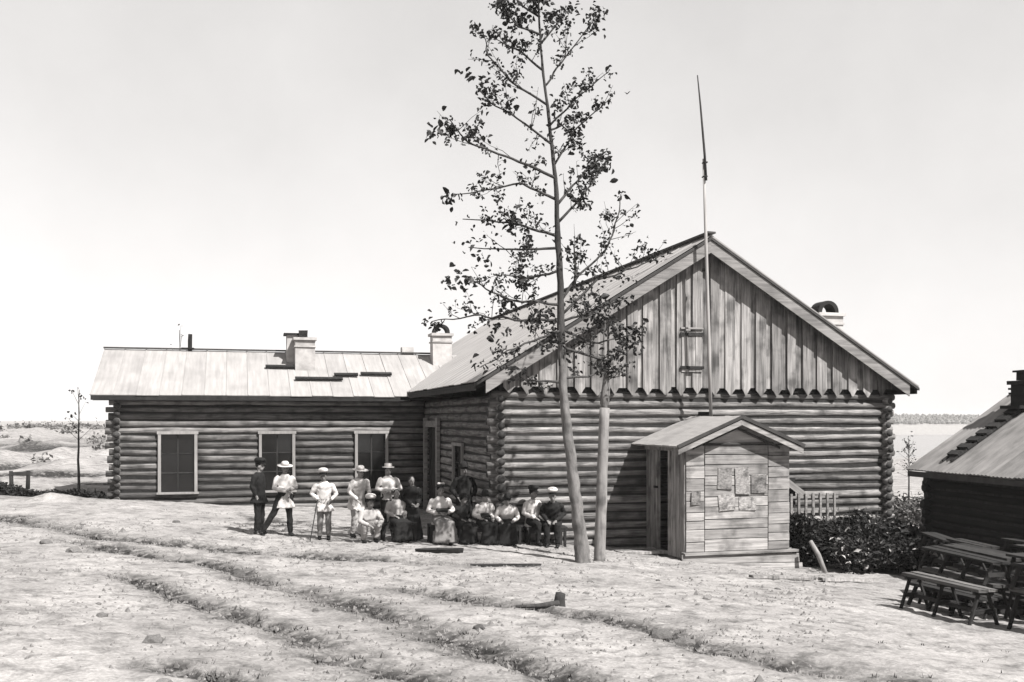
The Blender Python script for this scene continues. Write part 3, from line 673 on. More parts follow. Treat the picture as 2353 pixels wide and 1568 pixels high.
for p, s in spots:
    s *= 1.0
    me_ = random.choice(LC); M_ = Matrix.Translation(p) @ Euler((random.uniform(-1, 1), random.uniform(-1, 1), random.uniform(0, 6.3))).to_matrix().to_4x4() @ Matrix.Scale(s, 4)
    LV.append(([M_ @ v.co for v in me_.vertices], [tuple(q.vertices) for q in me_.polygons]))
tw = tput(link('foliage', *merge(LV), LEAF, tree)); tw['kind'] = 'stuff'

slim = empty('tree', (7.58, 20.3, gz(7.58, 20.3))); tag(slim, 'straight pale trunk with thin leafy top close beside the tall leaning tree', 'tree')
pi_ = Matrix.Translation(-slim.location)
def pput(o): o.matrix_parent_inverse = pi_.copy(); return o
V, Fc = tubev([(7.565 + .008 * mnoise.noise((z * 1.5, 2, 0)) + .035 * (z + .4), 20.3 + .01 * mnoise.noise((z * 1.5, 9, 0)), z) for z in np.arange(-.4, 3.06, .23)], [.128 * (1 + .07 * mnoise.noise((k * .9, 4, 0))) - .0012 * k for k in range(16)], 9); pput(link('trunk', V, Fc, POSTM, slim, True))
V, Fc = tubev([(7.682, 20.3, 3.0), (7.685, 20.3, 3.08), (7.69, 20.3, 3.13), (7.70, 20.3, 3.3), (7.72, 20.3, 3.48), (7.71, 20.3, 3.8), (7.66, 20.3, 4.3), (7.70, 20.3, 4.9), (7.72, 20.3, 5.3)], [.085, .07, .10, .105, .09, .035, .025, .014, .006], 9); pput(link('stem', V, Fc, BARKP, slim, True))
SM, LV = [], []
for k in range(15):
    z = random.uniform(3.5, 5.2); a = random.uniform(0, 6.3); L = random.uniform(.3, .95); p0 = Vector((7.69, 20.3, z)); p1 = p0 + Vector((math.cos(a) * L, math.sin(a) * L * .7, random.uniform(.05, .45))); pm = p0.lerp(p1, .5) + Vector((0, 0, -.04)); SM.append(tubev([p0, pm, p1], [.011, .008, .003], 4))
    for j in range(4):
        p = p0.lerp(p1, random.uniform(.35, 1.05)) + Vector((random.gauss(0, .08), random.gauss(0, .08), random.gauss(0, .08))); me_ = random.choice(LC); M_ = Matrix.Translation(p) @ Euler((random.uniform(-1, 1), random.uniform(-1, 1), random.uniform(0, 6.3))).to_matrix().to_4x4()
        LV.append(([M_ @ v.co for v in me_.vertices], [tuple(q.vertices) for q in me_.polygons]))
o = pput(link('twigs', *merge(SM), BARK, slim)); o['kind'] = 'stuff'; o = pput(link('foliage', *merge(LV), LEAF, slim)); o['kind'] = 'stuff'

# ------------------------------------------------------------------ shrubs
def shrub(name, c, rx, ry, rz, n, label, cat='bush', m=BUSHM, group=None, ls=(.03, .11), seed=0):
    rg = random.Random(seed); x0, y0 = c; z0 = gz(x0, y0); s = empty(name, (x0, y0, z0)); V, Fc = [], []
    lob = [(rg.uniform(-.55, .55), rg.uniform(-.5, .5), rg.uniform(.25, .75), rg.uniform(.35, .6)) for k in range(11)]
    for i in range(n):
        a, b, d, e = rg.choice(lob); u = Vector((rg.gauss(0, 1), rg.gauss(0, 1), rg.gauss(0, 1))).normalized() * e * rg.uniform(.55, 1.08)
        p = Vector(((a + u.x) * rx, (b + u.y) * ry, max(.02, (d + u.z * .75) * rz)))
        M_ = Euler((rg.uniform(-1, 1), rg.uniform(-1, 1), rg.uniform(0, 6.3))).to_matrix(); L = rg.uniform(*ls); w_ = L * .45; bb = len(V)
        for q in [(0, -L, 0), (w_, 0, .02), (0, L, 0), (-w_, 0, .02)]: V.append(M_ @ Vector(q) + p)
        Fc.append((bb, bb + 1, bb + 2, bb + 3))
    link('foliage', V, Fc, m, s, False, [m, FLECK], [int(rg.random() < .045) for q in Fc]); T = []
    for k in range(26):
        a = rg.uniform(0, 6.3); T.append(tubev([(0.1 * math.cos(a) * rx, .1 * math.sin(a) * ry, -.1), (.35 * math.cos(a) * rx, .3 * math.sin(a) * ry, .4 * rz), (rg.uniform(.5, 1.0) * math.cos(a) * rx, rg.uniform(.4, .9) * math.sin(a) * ry, rg.uniform(.75, 1.2) * rz)], [.02, .014, .005], 5))
    for t in T: link('stem', *t, BARK, s)
    return tag(s, label, cat, group)
BG_ = 'dark shrubs between the porch and the benches'
shrub('bush', (13.55, 21.5), .8, .65, 1.25, 4600, 'dark leafy bush close against the right side of the porch', group=BG_, seed=1)
shrub('bush', (14.55, 21.3), .95, .7, 1.3, 5200, 'broad dark leafy bush in the middle of the shrubs beside the porch', group=BG_, seed=2)
shrub('bush', (15.45, 21.0), .85, .7, 1.15, 4600, 'dark leafy bush of the shrub row nearest the hut corner', group=BG_, seed=3)
shrub('bush', (14.3, 20.55), .95, .5, .75, 3400, 'low dark bush spilling onto the dirt before the other shrubs', group=BG_, seed=4)
shrub('bush', (15.6, 20.1), .8, .5, .8, 3000, 'low dark bush reaching towards the first bench', group=BG_, seed=5)
shrub('thicket', (21.9, 28.6), 1.3, 1.0, 1.3, 1800, 'greyish bush seen through the gap between hall and hut', m=GRASSM, seed=6)

# ------------------------------------------------------------------ benches on trestles
def bench(x, y, L, h_, rz, label, top=True, legs=None, tilt=0, dark=True):
    z = gz(x, y); b = empty('bench', (x, y, z - .02), rz); tag(b, label, 'bench', 'rough benches stacked by the hut')
    if tilt: b.rotation_euler = (0, tilt, rz)
    n = legs or 2
    for k in range(2): box('seat_plank', (0, (k - .5) * .17, h_), (L, .155, .045), SEATW if top else DARKW, b, j=.008)
    for i in range(n):
        u = (-.5 + (i + .08 + .84 * .0) / max(1, n - 1) * .92 + .04 if n > 1 else 0) * L * .9
        u = -L * .44 + L * .88 * i / max(1, n - 1)
        for s in (-1, 1):
            V, Fc = tubev([(u, s * .26, 0), (u, s * .07, h_ - .02)], [.030, .030], 6); link('leg', V, Fc, DARKW, b)
        box('crosspiece', (u, 0, h_ * .42), (.04, .40, .06), DARKW, b); box('batten', (u, 0, h_ - .05), (.07, .32, .05), DARKW, b)
    V, Fc = boxv((0, 0, h_ * .40), (L * .86, .035, .055)); link('stretcher', V, Fc, DARKW, b)
    return b
bench(10.55, 13.05, 1.75, .56, R(90), 'nearest dark bench of the row, its seat catching the light', legs=3)
bench(11.05, 11.35, 1.5, .56, R(94), 'dark bench at the right edge in front of the others', legs=3)
bench(11.55, 13.9, 1.9, .6, R(86), 'dark bench second from the front in the bench row', legs=3)
bench(11.9, 12.3, 1.7, .62, R(92), 'dark bench behind the foremost one at the right edge', legs=3)
bench(12.5, 14.6, 1.9, .62, R(83), 'dark bench in the third row beside a short trestle', legs=3)
bench(12.9, 13.0, 1.8, .64, R(95), 'dark bench in the third row at the right edge', legs=3)
bench(13.4, 15.6, 1.9, .62, R(80), 'dark bench of the fourth row, farther towards the hut', legs=3, top=False)
bench(14.2, 14.6, 2.0, .70, R(92), 'tall dark bench of the fourth row at the right edge', legs=3, top=False)
bench(14.5, 17.2, 1.7, .62, R(75), 'dark bench before the hut wall, next to the low bush', legs=3)
bench(15.3, 16.2, 1.9, .70, R(90), 'dark bench closest to the hut wall', legs=3, top=False)
bench(12.9, 16.4, 1.1, .5, R(60), 'short dark trestle standing apart near the low bush', legs=2, top=False)
bench(15.0, 18.8, 1.5, .66, R(70), 'dark bench standing at the hut corner among the shrubs', legs=3)
bench(10.75, 10.2, 1.3, .56, R(88), 'dark bench lowest in the picture at the right edge', legs=3)
bench(13.7, 12.2, 1.8, .68, R(90), 'dark bench of the fourth row cut off by the right edge', legs=3, top=False)
bench(16.1, 17.3, 1.6, .8, R(86), 'tall dark bench against the middle of the hut wall', legs=3, top=False)
def stackb(x, y, z, L, rz, label):
    b = empty('bench', (x, y, z), rz); tag(b, label, 'bench', 'rough benches stacked by the hut'); h_ = .34
    b.rotation_euler = (random.uniform(-.015, .015), random.uniform(-.015, .015), rz)
    for k in range(2): box('seat_plank', (0, (k - .5) * .17, h_), (L, .155, .045), DARKW, b, j=.008)
    for i in range(4):
        u = -L * .45 + L * .30 * i
        for s in (-1, 1): link('leg', *tubev([(u + random.uniform(-.04, .04), s * .24, 0), (u, s * .07, h_)], [.034, .034], 6), DARKW, b)
        box('crosspiece', (u, 0, h_ * .45), (.05, .38, .07), DARKW, b)
    box('stretcher', (0, 0, h_ * .40), (L * .9, .04, .07), DARKW, b)
stackb(11.56, 13.9, gz(11.55, 13.9) + .60, 1.85, R(86), 'dark bench piled on top of the second-row bench')
stackb(12.51, 14.6, gz(12.5, 14.6) + .62, 1.85, R(83), 'dark bench piled on top of the third-row bench')
stackb(11.91, 12.3, gz(11.9, 12.3) + .62, 1.7, R(92), 'dark bench piled on the second bench from the front at the right edge')
stackb(12.91, 13.0, gz(12.9, 13.0) + .64, 1.75, R(95), 'dark bench piled on top of the third-row bench at the right edge')
stackb(13.41, 15.6, gz(13.4, 15.6) + .62, 1.85, R(80), 'dark bench piled on top of the fourth-row bench')
stackb(14.21, 14.6, gz(14.2, 14.6) + .70, 1.9, R(92), 'dark bench piled on top of the tall bench')
stackb(15.31, 16.2, gz(15.3, 16.2) + .70, 1.85, R(90), 'dark bench piled on top of the bench closest to the hut wall')
stackb(11.0, 13.5, gz(11.0, 13.5), 1.7, R(88), 'low dark bench pushed close behind the nearest bench')
stackb(11.06, 11.35, gz(11.05, 11.35) + .56, 1.45, R(94), 'dark bench piled on top of the foremost one at the right edge')
stackb(15.01, 18.8, gz(15.0, 18.8) + .66, 1.45, R(70), 'dark bench piled on top of the bench at the hut corner')
stackb(12.0, 14.2, gz(12.0, 14.2), 1.8, R(85), 'low dark bench wedged between the second and third rows')
stackb(12.4, 13.2, gz(12.4, 13.2), 1.6, R(91), 'low dark bench wedged in the third row at the right edge')
stackb(12.95, 15.2, gz(12.95, 15.2), 1.8, R(80), 'low dark bench wedged between the third and fourth rows')
stackb(13.8, 16.5, gz(13.8, 16.5), 1.7, R(77), 'low dark bench wedged in before the hut near the bush')
stackb(14.51, 17.2, gz(14.5, 17.2) + .62, 1.65, R(75), 'dark bench piled on top of the bench before the hut wall')

# ------------------------------------------------------------------ things at the left: posts, stump, sapling, shade flakes in the ditch
gt = empty('gate_posts', (-7.2, 38.0, gz(-7.2, 38.0))); tag(gt, 'two weathered posts joined by a short bar beyond the ditch', 'fence')
gi = Matrix.Translation(-gt.location); g0 = gt.location.z
for dx in (-.25, .25):
    o = link('post', *tubev([(-7.2 + dx, 38, g0 - .2), (-7.2 + dx * 1.1, 38, g0 + .62)], [.075, .065], 8), DARKW, gt, True); o.matrix_parent_inverse = gi.copy()
o = box('crossbar', (-7.2, 37.97, g0 + .52), (.62, .08, .12), DARKW, gt); o.matrix_parent_inverse = gi.copy()
def stump(x, y, r, h_, label, m=DARKW):
    V, Fc = tubev([(0, 0, -.12), (0, 0, .02), (.01, .01, h_ * .6), (.02, 0, h_)], [r * 1.4, r * 1.15, r, r * .96], 12)
    o = link('stump', V, Fc, m, None, True); o.location = (x, y, gz(x, y)); tag(o, label, 'stump')
stump(-4.35, 33.7, .13, .38, 'dark stump standing just left of the wing corner')
stump(4.43, 13.5, .075, .17, 'small upright stump in the middle of the yard')
o = link('fallen_branch', *tubev([(3.75, 13.35, gz(3.75, 13.35) + .03), (4.1, 13.4, gz(4.1, 13.4) + .045), (4.4, 13.45, gz(4.4, 13.45) + .04)], [.02, .035, .045], 8), BARK, None, True); tag(o, 'dark fallen branch lying against the small yard stump', 'branch')
for i, (a, b, lab) in enumerate([((9.78, 17.73), (11.4, 18.05), 'long grey plank lying flat on the dirt before the porch'), ((11.6, 18.15), (13.0, 18.4), 'grey plank lying on the dirt towards the bushes'), ((4.5, 19.35), (5.9, 19.2), 'thin plank half buried in the dirt before the seated people'), ((3.75, 21.45), (4.8, 21.3), 'dark shallow trough lying before the seated people')]):
    mx, my = (a[0] + b[0]) / 2, (a[1] + b[1]) / 2; L = math.hypot(b[0] - a[0], b[1] - a[1])
    if i < 3: o = box('loose_plank', (mx, my, gz(mx, my) + .045), (L, .13, .05), BOARD if i != 2 else DARKW, rot=(0, -math.atan2(gz(*b) - gz(*a), L), math.atan2(b[1] - a[1], b[0] - a[0])), j=.012); tag(o, lab, 'plank')
    else:
        tr = empty('trough', (mx, my, gz(mx, my)), math.atan2(b[1] - a[1], b[0] - a[0])); tag(tr, lab, 'trough')  # dark boat-shaped shell added for the shade of a shallow hollow
        V, Fc = [], []; n = 14
        for q in range(n + 1):
            t = q / n; w_ = .17 * math.sin(math.pi * (.03 + .94 * t)) ** .6; xx = L * (t - .5)
            V += [(xx, -w_, .085), (xx * .97, -w_ * .7, .0), (xx * .95, 0, -.03), (xx * .97, w_ * .7, .0), (xx, w_, .085), (xx * .97, w_ * .85, .085), (xx * .93, 0, .0), (xx * .97, -w_ * .85, .085)]
        for q in range(n):
            for j in range(8): Fc.append((q * 8 + j, (q + 1) * 8 + j, (q + 1) * 8 + (j + 1) % 8, q * 8 + (j + 1) % 8))
        Fc += [tuple(range(8)), tuple(n * 8 + j for j in range(8))[::-1]]
        link('hull', V, Fc, DARKW, tr); box('thwart', (0, 0, .075), (.06, .28, .02), DARKW, tr)
def sapling(x, y, h_, label, seed, nl=40, spread=.7, cat='sapling'):
    rg = random.Random(seed); z = gz(x, y); s = empty('sapling', (x, y, z)); tag(s, label, cat)
    pts = [(.05 * mnoise.noise((k * .5, seed, 0)), 0, -.1 + (h_ + .1) * k / 9) for k in range(10)]
    link('trunk', *tubev(pts, [.05 * (1 - .085 * k) for k in range(10)], 7), BARK, s, True)
    LVs, TW = [], []
    for k in range(nl):
        t = rg.uniform(.4, 1.0); a = rg.uniform(0, 6.3); r_ = spread * rg.uniform(.2, 1) * (1.25 - t); p = Vector((r_ * math.cos(a), r_ * math.sin(a), h_ * t + rg.uniform(0, .3)))
        TW.append(tubev([(0, 0, h_ * t * .93), p], [.009, .004], 4)); me_ = rg.choice(LC); M_ = Matrix.Translation(p) @ Euler((rg.uniform(-1, 1), rg.uniform(-1, 1), rg.uniform(0, 6))).to_matrix().to_4x4() @ Matrix.Scale(rg.uniform(.7, 1.3), 4)
        LVs.append(([M_ @ v.co for v in me_.vertices], [tuple(q.vertices) for q in me_.polygons]))
    o = link('crown', *merge(LVs), LEAF, s); o['kind'] = 'stuff'; o = link('twigs', *merge(TW), BARK, s); o['kind'] = 'stuff'
sapling(-5.04, 36.1, 3.4, 'thin bare sapling left of the wing with few leaves', 3, 12, .9)
sapling(-2.2, 43.5, 6.3, 'sparse treetop showing above the wing roof ridge', 4, 16, 1.1, 'tree')
sapling(31.0, 41.0, 3.0, 'small leafy sapling between the hall and the hut', 6, 46, .9)
sapling(22.5, 22.5, 6.2, 'treetop showing behind the hut chimney', 8, 40, 1.6, 'tree')
# dark flakes added along the old ditch to stand in for its shade
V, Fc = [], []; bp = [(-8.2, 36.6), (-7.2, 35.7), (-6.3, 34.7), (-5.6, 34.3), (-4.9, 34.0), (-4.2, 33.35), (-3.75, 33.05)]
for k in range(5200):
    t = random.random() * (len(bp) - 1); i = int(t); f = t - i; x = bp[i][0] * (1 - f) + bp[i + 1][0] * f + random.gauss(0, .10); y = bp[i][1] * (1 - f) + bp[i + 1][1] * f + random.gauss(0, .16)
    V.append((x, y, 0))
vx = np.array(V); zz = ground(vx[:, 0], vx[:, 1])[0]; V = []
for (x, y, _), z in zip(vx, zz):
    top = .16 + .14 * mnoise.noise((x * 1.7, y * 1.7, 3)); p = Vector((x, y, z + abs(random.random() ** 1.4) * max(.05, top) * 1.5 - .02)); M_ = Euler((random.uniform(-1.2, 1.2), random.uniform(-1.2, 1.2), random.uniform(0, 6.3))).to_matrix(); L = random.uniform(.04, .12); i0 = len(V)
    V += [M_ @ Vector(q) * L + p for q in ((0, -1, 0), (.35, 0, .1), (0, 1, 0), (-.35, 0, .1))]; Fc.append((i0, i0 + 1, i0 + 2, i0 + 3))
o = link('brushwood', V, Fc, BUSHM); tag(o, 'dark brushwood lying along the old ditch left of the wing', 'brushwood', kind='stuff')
# rail fence in the gap between hall and hut
fe = empty('rail_fence', (23.9, 31.5, gz(23.9, 31.5))); tag(fe, 'pale rail fence in the gap between hall and hut', 'fence'); fz = fe.location.z
for k in range(4): o = box('post', (k * 1.1 - 1.4, .06, .35), (.1, .1, 1.1), POSTM, fe)
for z in (.32, .62, .85): box('rail', (.25, 0, z), (3.6, .05, .10), POSTM, fe, j=.01)

# ------------------------------------------------------------------ stones and weeds
def stone_mesh(k):
    bm = bmesh.new(); bmesh.ops.create_icosphere(bm, subdivisions=2, radius=1); rg = random.Random(k)
    for v in bm.verts: v.co *= 1 + .35 * mnoise.noise(v.co * 1.3 + Vector((k * 5, 0, 0))); v.co.z *= .6
    me = bpy.data.meshes.new('stone'); bm.to_mesh(me); bm.free(); me.materials.append(STONE); return me
SMs = [stone_mesh(k) for k in range(6)]
named = [(0.04, 17.7, .16, 'dark stone at the head of the middle rut'), (-3.61, 21.57, .12, 'dark stone beside the far left track'), (-2.93, 20.42, .15, 'flat dark stone left of the far track'), (-1.42, 26.4, .10, 'lone small dark stone before the wing wall'), (-0.82, 10.97, .11, 'round dark stone in the left of the yard'), (-.59, 9.0, .07, 'dark stone at the bottom edge of the yard'), (2.83, 11.7, .09, 'dark stone beside the middle rut'), (4.82, 10.91, .15, 'largest dark clod at the edge of the right rut'), (5.05, 10.7, .13, 'grey clod beside the largest dark clod'), (7.12, 14.28, .08, 'small dark stone alone between porch and ruts'), (-1.5, 12.6, .07, 'small dark stone left of the left rut')]
for x, y, r_, lab in named:
    o = inst('stone', random.choice(SMs), None, (x, y, gz(x, y) + .1 * r_), (0, 0, random.uniform(0, 6)), (r_, r_ * .8, r_)); tag(o, lab, 'stone', 'stones on the yard')
k = 0
while k < 44:
    y = random.uniform(8.2, 26); x = random.uniform(-.32 * y, .62 * y)
    if y > 18.5 and x > 2.5: continue
    r_ = random.uniform(.018, .05)
    o = inst('stone', random.choice(SMs), None, (x, y, gz(x, y) + .15 * r_), (0, 0, random.uniform(0, 6)), (r_ * 1.2, r_, r_)); tag(o, 'small dark pebble or clod strewn over the pale yard', 'stone', 'pebbles strewn over the yard'); k += 1
# weeds along the ruts and scattered over the yard
cand = RNG.uniform([-8, 7.5], [13, 30], (60000, 2)); z_, s_ = ground(cand[:, 0], cand[:, 1])
keep = (RNG.random(len(cand)) < .005 + .30 * np.clip(s_ - .25, 0, 1)) & ~((cand[:, 0] > 2) & (cand[:, 1] > 20.5))
cand, z_, s_ = cand[keep], z_[keep], s_[keep]; V, Fc = [], []
for (x, y), z, s in zip(cand, z_, s_):
    for b in range(random.randint(3, 6)):
        a = random.uniform(0, 6.3); h_ = random.uniform(.012, .040) * (1 + .8 * s); w_ = random.uniform(.006, .014); ox, oy = random.gauss(0, .03), random.gauss(0, .03); le = random.uniform(.3, 1.4) * h_; i0 = len(V)
        V += [(x + ox - w_ * math.sin(a), y + oy + w_ * math.cos(a), z - .01), (x + ox + w_ * math.sin(a), y + oy - w_ * math.cos(a), z - .01), (x + ox + le * math.cos(a), y + oy + le * math.sin(a), z + h_)]
        Fc.append((i0, i0 + 1, i0 + 2))
o = link('weeds', V, Fc, GRASSM); tag(o, 'short dry weeds growing along the ruts', 'weeds', kind='stuff')
# distant scrub on the left and far wooded shore on the right
ys = 48 + 260 * RNG.random(260) ** .7; xs = RNG.uniform(-.42, -.05, 260) * ys; zs = ground(xs, ys)[0]; V, Fc = [], []
for x, y, z in zip(xs, ys, zs):
    w_ = random.uniform(.25, .9) * (1 + y / 160); h_ = random.uniform(.15, .45) * (1 + y / 140)
    for k in range(34):
        p = Vector((x + random.gauss(0, .5) * w_, y + random.gauss(0, .4) * w_, z + abs(random.gauss(0, .5)) * h_)); M_ = Euler((random.uniform(-1.2, 1.2), random.uniform(-1.2, 1.2), random.uniform(0, 6.3))).to_matrix(); L = random.uniform(.05, .13) * (1 + y / 90); i0 = len(V)
        V += [M_ @ Vector(q) * L + p for q in ((0, -1, 0), (.5, 0, .1), (0, 1, 0), (-.5, 0, .1))]; Fc.append((i0, i0 + 1, i0 + 2, i0 + 3))
o = link('scrub', V, Fc, FARW); tag(o, 'low scrub scattered over the open land at the left', 'scrub', kind='stuff')
ys = RNG.uniform(672, 770, 3000); xs = RNG.uniform(.45, 1.05, 3000) * ys; zs = ground(xs, ys, False)[0]; V, Fc = [], []
for x, y, z in zip(xs, ys, zs):
    h_ = random.uniform(1.4, 4.2); r_ = h_ * random.uniform(.3, .7); b = len(V)
    for (t, q) in ((0, .7), (.35, 1), (.75, .5)):
        for j in range(5): a = 2 * math.pi * j / 5 + t; rr = r_ * q * random.uniform(.6, 1.3); V.append((x + rr * math.cos(a), y + rr * math.sin(a), z + h_ * t))
    V.append((x, y, z + h_))
    for i in range(2):
        for j in range(5): Fc.append((b + i * 5 + j, b + i * 5 + (j + 1) % 5, b + (i + 1) * 5 + (j + 1) % 5, b + (i + 1) * 5 + j))
    for j in range(5): Fc.append((b + 10 + j, b + 10 + (j + 1) % 5, b + 15))
o = link('treeline', V, Fc, FARW); tag(o, 'far wooded shore across the river', 'trees', kind='stuff')
# crumbs of earth, chips and dung strewn over the yard
n_ = 15000; ys = 7.5 + 20 * RNG.random(n_) ** 1.2; xs = RNG.uniform(-.42, .66, n_) * ys; zs, ss = ground(xs, ys); V, Fc = [], []
for x, y, z, sc_ in zip(xs, ys, zs, ss):
    if random.random() > .40 + 1.6 * sc_ + 1.2 * float(mnoise.noise((x * .5, y * .5, 0))): continue
    L = random.uniform(.008, .030) * (1.9 if random.random() < .06 else 1) * (.7 + y / 22); a = random.uniform(0, 6.3); e = random.uniform(.4, 1); i0 = len(V); ca, sa = math.cos(a) * L, math.sin(a) * L
    V += [(x + ca, y + sa, z - .004), (x - sa * e, y + ca * e, z - .004), (x - ca, y - sa, z - .004), (x + sa * e, y - ca * e, z - .004), (x + random.uniform(-.3, .3) * L, y, z + L * random.uniform(.4, 1.1))]
    Fc += [(i0, i0 + 1, i0 + 4), (i0 + 1, i0 + 2, i0 + 4), (i0 + 2, i0 + 3, i0 + 4), (i0 + 3, i0, i0 + 4)]
o = link('debris', V, Fc, STONE); tag(o, 'crumbs of dark earth and chips strewn over the yard', 'debris', kind='stuff')
# thin summer haze over the whole place
hz = bpy.data.materials.new('haze'); hz.use_nodes = True; hn = hz.node_tree.nodes; hn.remove(hn['Principled BSDF'])
pv = hn.new('ShaderNodeVolumePrincipled'); pv.inputs['Color'].default_value = (.95, .94, .925, 1); pv.inputs['Density'].default_value = .0003; hz.node_tree.links.new(pv.outputs[0], hn['Material Output'].inputs['Volume'])
o = link('haze', *boxv((130, 1290, -.5), (5600, 2760, 31)), hz); tag(o, kind='stuff')

# ------------------------------------------------------------------ people
REM = []
def remesh(o, vox, sm=4): REM.append((o, vox, sm))
def lerp(a, b, t): return Vector(a).lerp(Vector(b), t)
def ringloft(rings, n=16):
    """rings: (centre, half width vector, half depth vector)"""
    V, Fc = [], []
    for c, a, b in rings:
        for k in range(n):
            q = 2 * math.pi * k / n; cq, sq = math.cos(q), math.sin(q)
            V.append(Vector(c) + Vector(a) * math.copysign(abs(cq) ** .85, cq) + Vector(b) * math.copysign(abs(sq) ** .85, sq))
    for i in range(len(rings) - 1):
        for k in range(n): Fc.append((i * n + k, i * n + (k + 1) % n, (i + 1) * n + (k + 1) % n, (i + 1) * n + k))
    Fc.append(tuple(range(n))[::-1]); Fc.append(tuple((len(rings) - 1) * n + k for k in range(n)))
    return V, Fc
STAND = dict(pel=(0, 0, .95), chest=(0, -.01, 1.30), neck=(0, .0, 1.50), head=(0, .03, 1.635), sh=.185, hipw=.095,
             el=[(-.27, -.03, 1.15), (.27, -.03, 1.15)], wr=[(-.24, .10, .93), (.24, .10, .93)], kn=[(-.10, .02, .50), (.10, .02, .50)], an=[(-.11, -.02, .09), (.11, -.02, .09)])
SIT = dict(pel=(0, 0, .53), chest=(0, -.02, .88), neck=(0, .02, 1.08), head=(0, .06, 1.215), sh=.185, hipw=.10,
           el=[(-.27, .02, .76), (.27, .02, .76)], wr=[(-.12, .28, .66), (.12, .28, .66)], kn=[(-.12, .42, .52), (.12, .42, .52)], an=[(-.12, .40, .09), (.12, .40, .09)])
CROUCH = dict(pel=(0, -.05, .32), chest=(0, .08, .62), neck=(0, .14, .80), head=(0, .20, .93), sh=.185, hipw=.11,
              el=[(-.28, .22, .52), (.28, .22, .52)], wr=[(-.12, .42, .46), (.14, .40, .44)], kn=[(-.2, .30, .50), (.2, .32, .44)], an=[(-.16, .10, .09), (.16, .14, .09)])
def person(loc, h, label, pose, top='white', bottom='black', hat=None, sc=1.0, head_turn=0, top_len=0.0, skirt=False, female=False, full_top=True, **ov):
    J = dict(pose); J.update(ov); top_m = dict(white=WHITEC, light=LIGHTC, grey=GREYC, black=BLACKC)[top]; bot_m = dict(white=WHITEC, light=LIGHTC, grey=GREYC, black=BLACKC)[bottom]
    root = empty('person', (loc[0], loc[1], gz(*loc) - .01), R(180 + h)); root.scale = (sc, sc, sc); tag(root, label, 'person', 'people gathered before the log house')
    pel, chest, neck, head = (Vector(J[k]) for k in ('pel', 'chest', 'neck', 'head'))
    up = (neck - pel).normalized(); rt = Vector((1, 0, 0)); fw = up.cross(rt).normalized() * -1; fw = rt.cross(up) * -1 if False else up.cross(rt)
    fw = Vector((0, 1, 0)) - up * up.y; fw.normalize()
    sh = [neck - up * .075 + rt * s * J['sh'] for s in (-1, 1)]; hp = [pel + rt * s * J['hipw'] for s in (-1, 1)]
    def torso(g, hem=None):
        r = []
        if hem is not None: r.append((pel + Vector((0, 0, -hem)) if pel.z > .8 else pel - up * .1, rt * (.185 + g + .05 * (hem > .1)), fw * (.135 + g + .04)))
        r += [(pel - up * .04, rt * (.165 + g), fw * (.115 + g)), (pel + up * .12, rt * (.145 + g), fw * (.105 + g)), (lerp(pel, chest, .6), rt * (.155 + g), fw * (.112 + g)), (chest + fw * (.015 if female else 0), rt * (.17 + g), fw * (.122 + g + (.02 if female else 0))),
              (neck - up * .10, rt * (.165 + g), fw * (.10 + g)), (neck - up * .035, rt * (.10 + g), fw * (.075 + g)), (neck + up * .005, rt * (.058 + g), fw * (.058 + g))]
        return ringloft(r)
    def arm(i, g, upto=1.0):
        e, w_ = Vector(J['el'][i]), Vector(J['wr'][i]); end = e.lerp(w_, upto)
        return tubev([sh[i] - rt * (-1, 1)[i] * .04, sh[i].lerp(e, .15), sh[i].lerp(e, .6), e, e.lerp(end, .35), end], [.050 + g, .052 + g, .047 + g, .041 + g, .040 + g, .030 + g], 10)
    def leg(i, g, upto=1.0):
        k, a = Vector(J['kn'][i]), Vector(J['an'][i]); end = k.lerp(a, upto)
        return tubev([hp[i] + Vector((0, 0, .03)), hp[i].lerp(k, .3), hp[i].lerp(k, .8), k, k.lerp(end, .35), end], [.090 + g, .083 + g, .060 + g, .056 + g, .055 + g, .038 + g], 10)
    def hand(i):
        e, w_ = Vector(J['el'][i]), Vector(J['wr'][i]); d = (w_ - e).normalized(); s_ = d.cross(Vector((0, 0, 1)) if abs(d.z) < .8 else Vector((0, 1, 0))).normalized(); nrm = d.cross(s_).normalized()
        if nrm.z > 0: nrm = -nrm
        out = [tubev([w_ - d * .03, w_ + d * .02, w_ + d * .085], [(.026, .02), (.036, .017), (.040, .014)], 10)]
        for f, (o_, l_) in enumerate(zip((-.030, -.010, .010, .029), (.066, .076, .072, .056))):
            b = w_ + d * .08 + s_ * o_; p1 = b + d * l_ * .5 + nrm * .008; p2 = p1 + (d * .6 + nrm * .7).normalized() * l_ * .5
            out.append(tubev([b - d * .01, b, p1, p2], [.0095, .0095, .009, .0075], 6))
        th = w_ + d * .025 + s_ * -.035; out.append(tubev([th + s_ * .015, th, th + (d * .7 - s_ * .6).normalized() * .03, th + (d * .9 - s_ * .3).normalized() * .062 + nrm * .01], [.013, .013, .0115, .009], 6))
        return out
    # body: one surface, limbs, neck, head with brow, nose, jaw and ears
    Hq = Matrix.Rotation(R(-head_turn), 3, 'Z'); hf_ = Hq @ Vector((0, 1, 0)); hr = Hq @ Vector((1, 0, 0))
    B = [torso(-.012)] + [arm(i, -.008) for i in (0, 1)] + [leg(i, -.012) for i in (0, 1)] + hand(0) + hand(1)
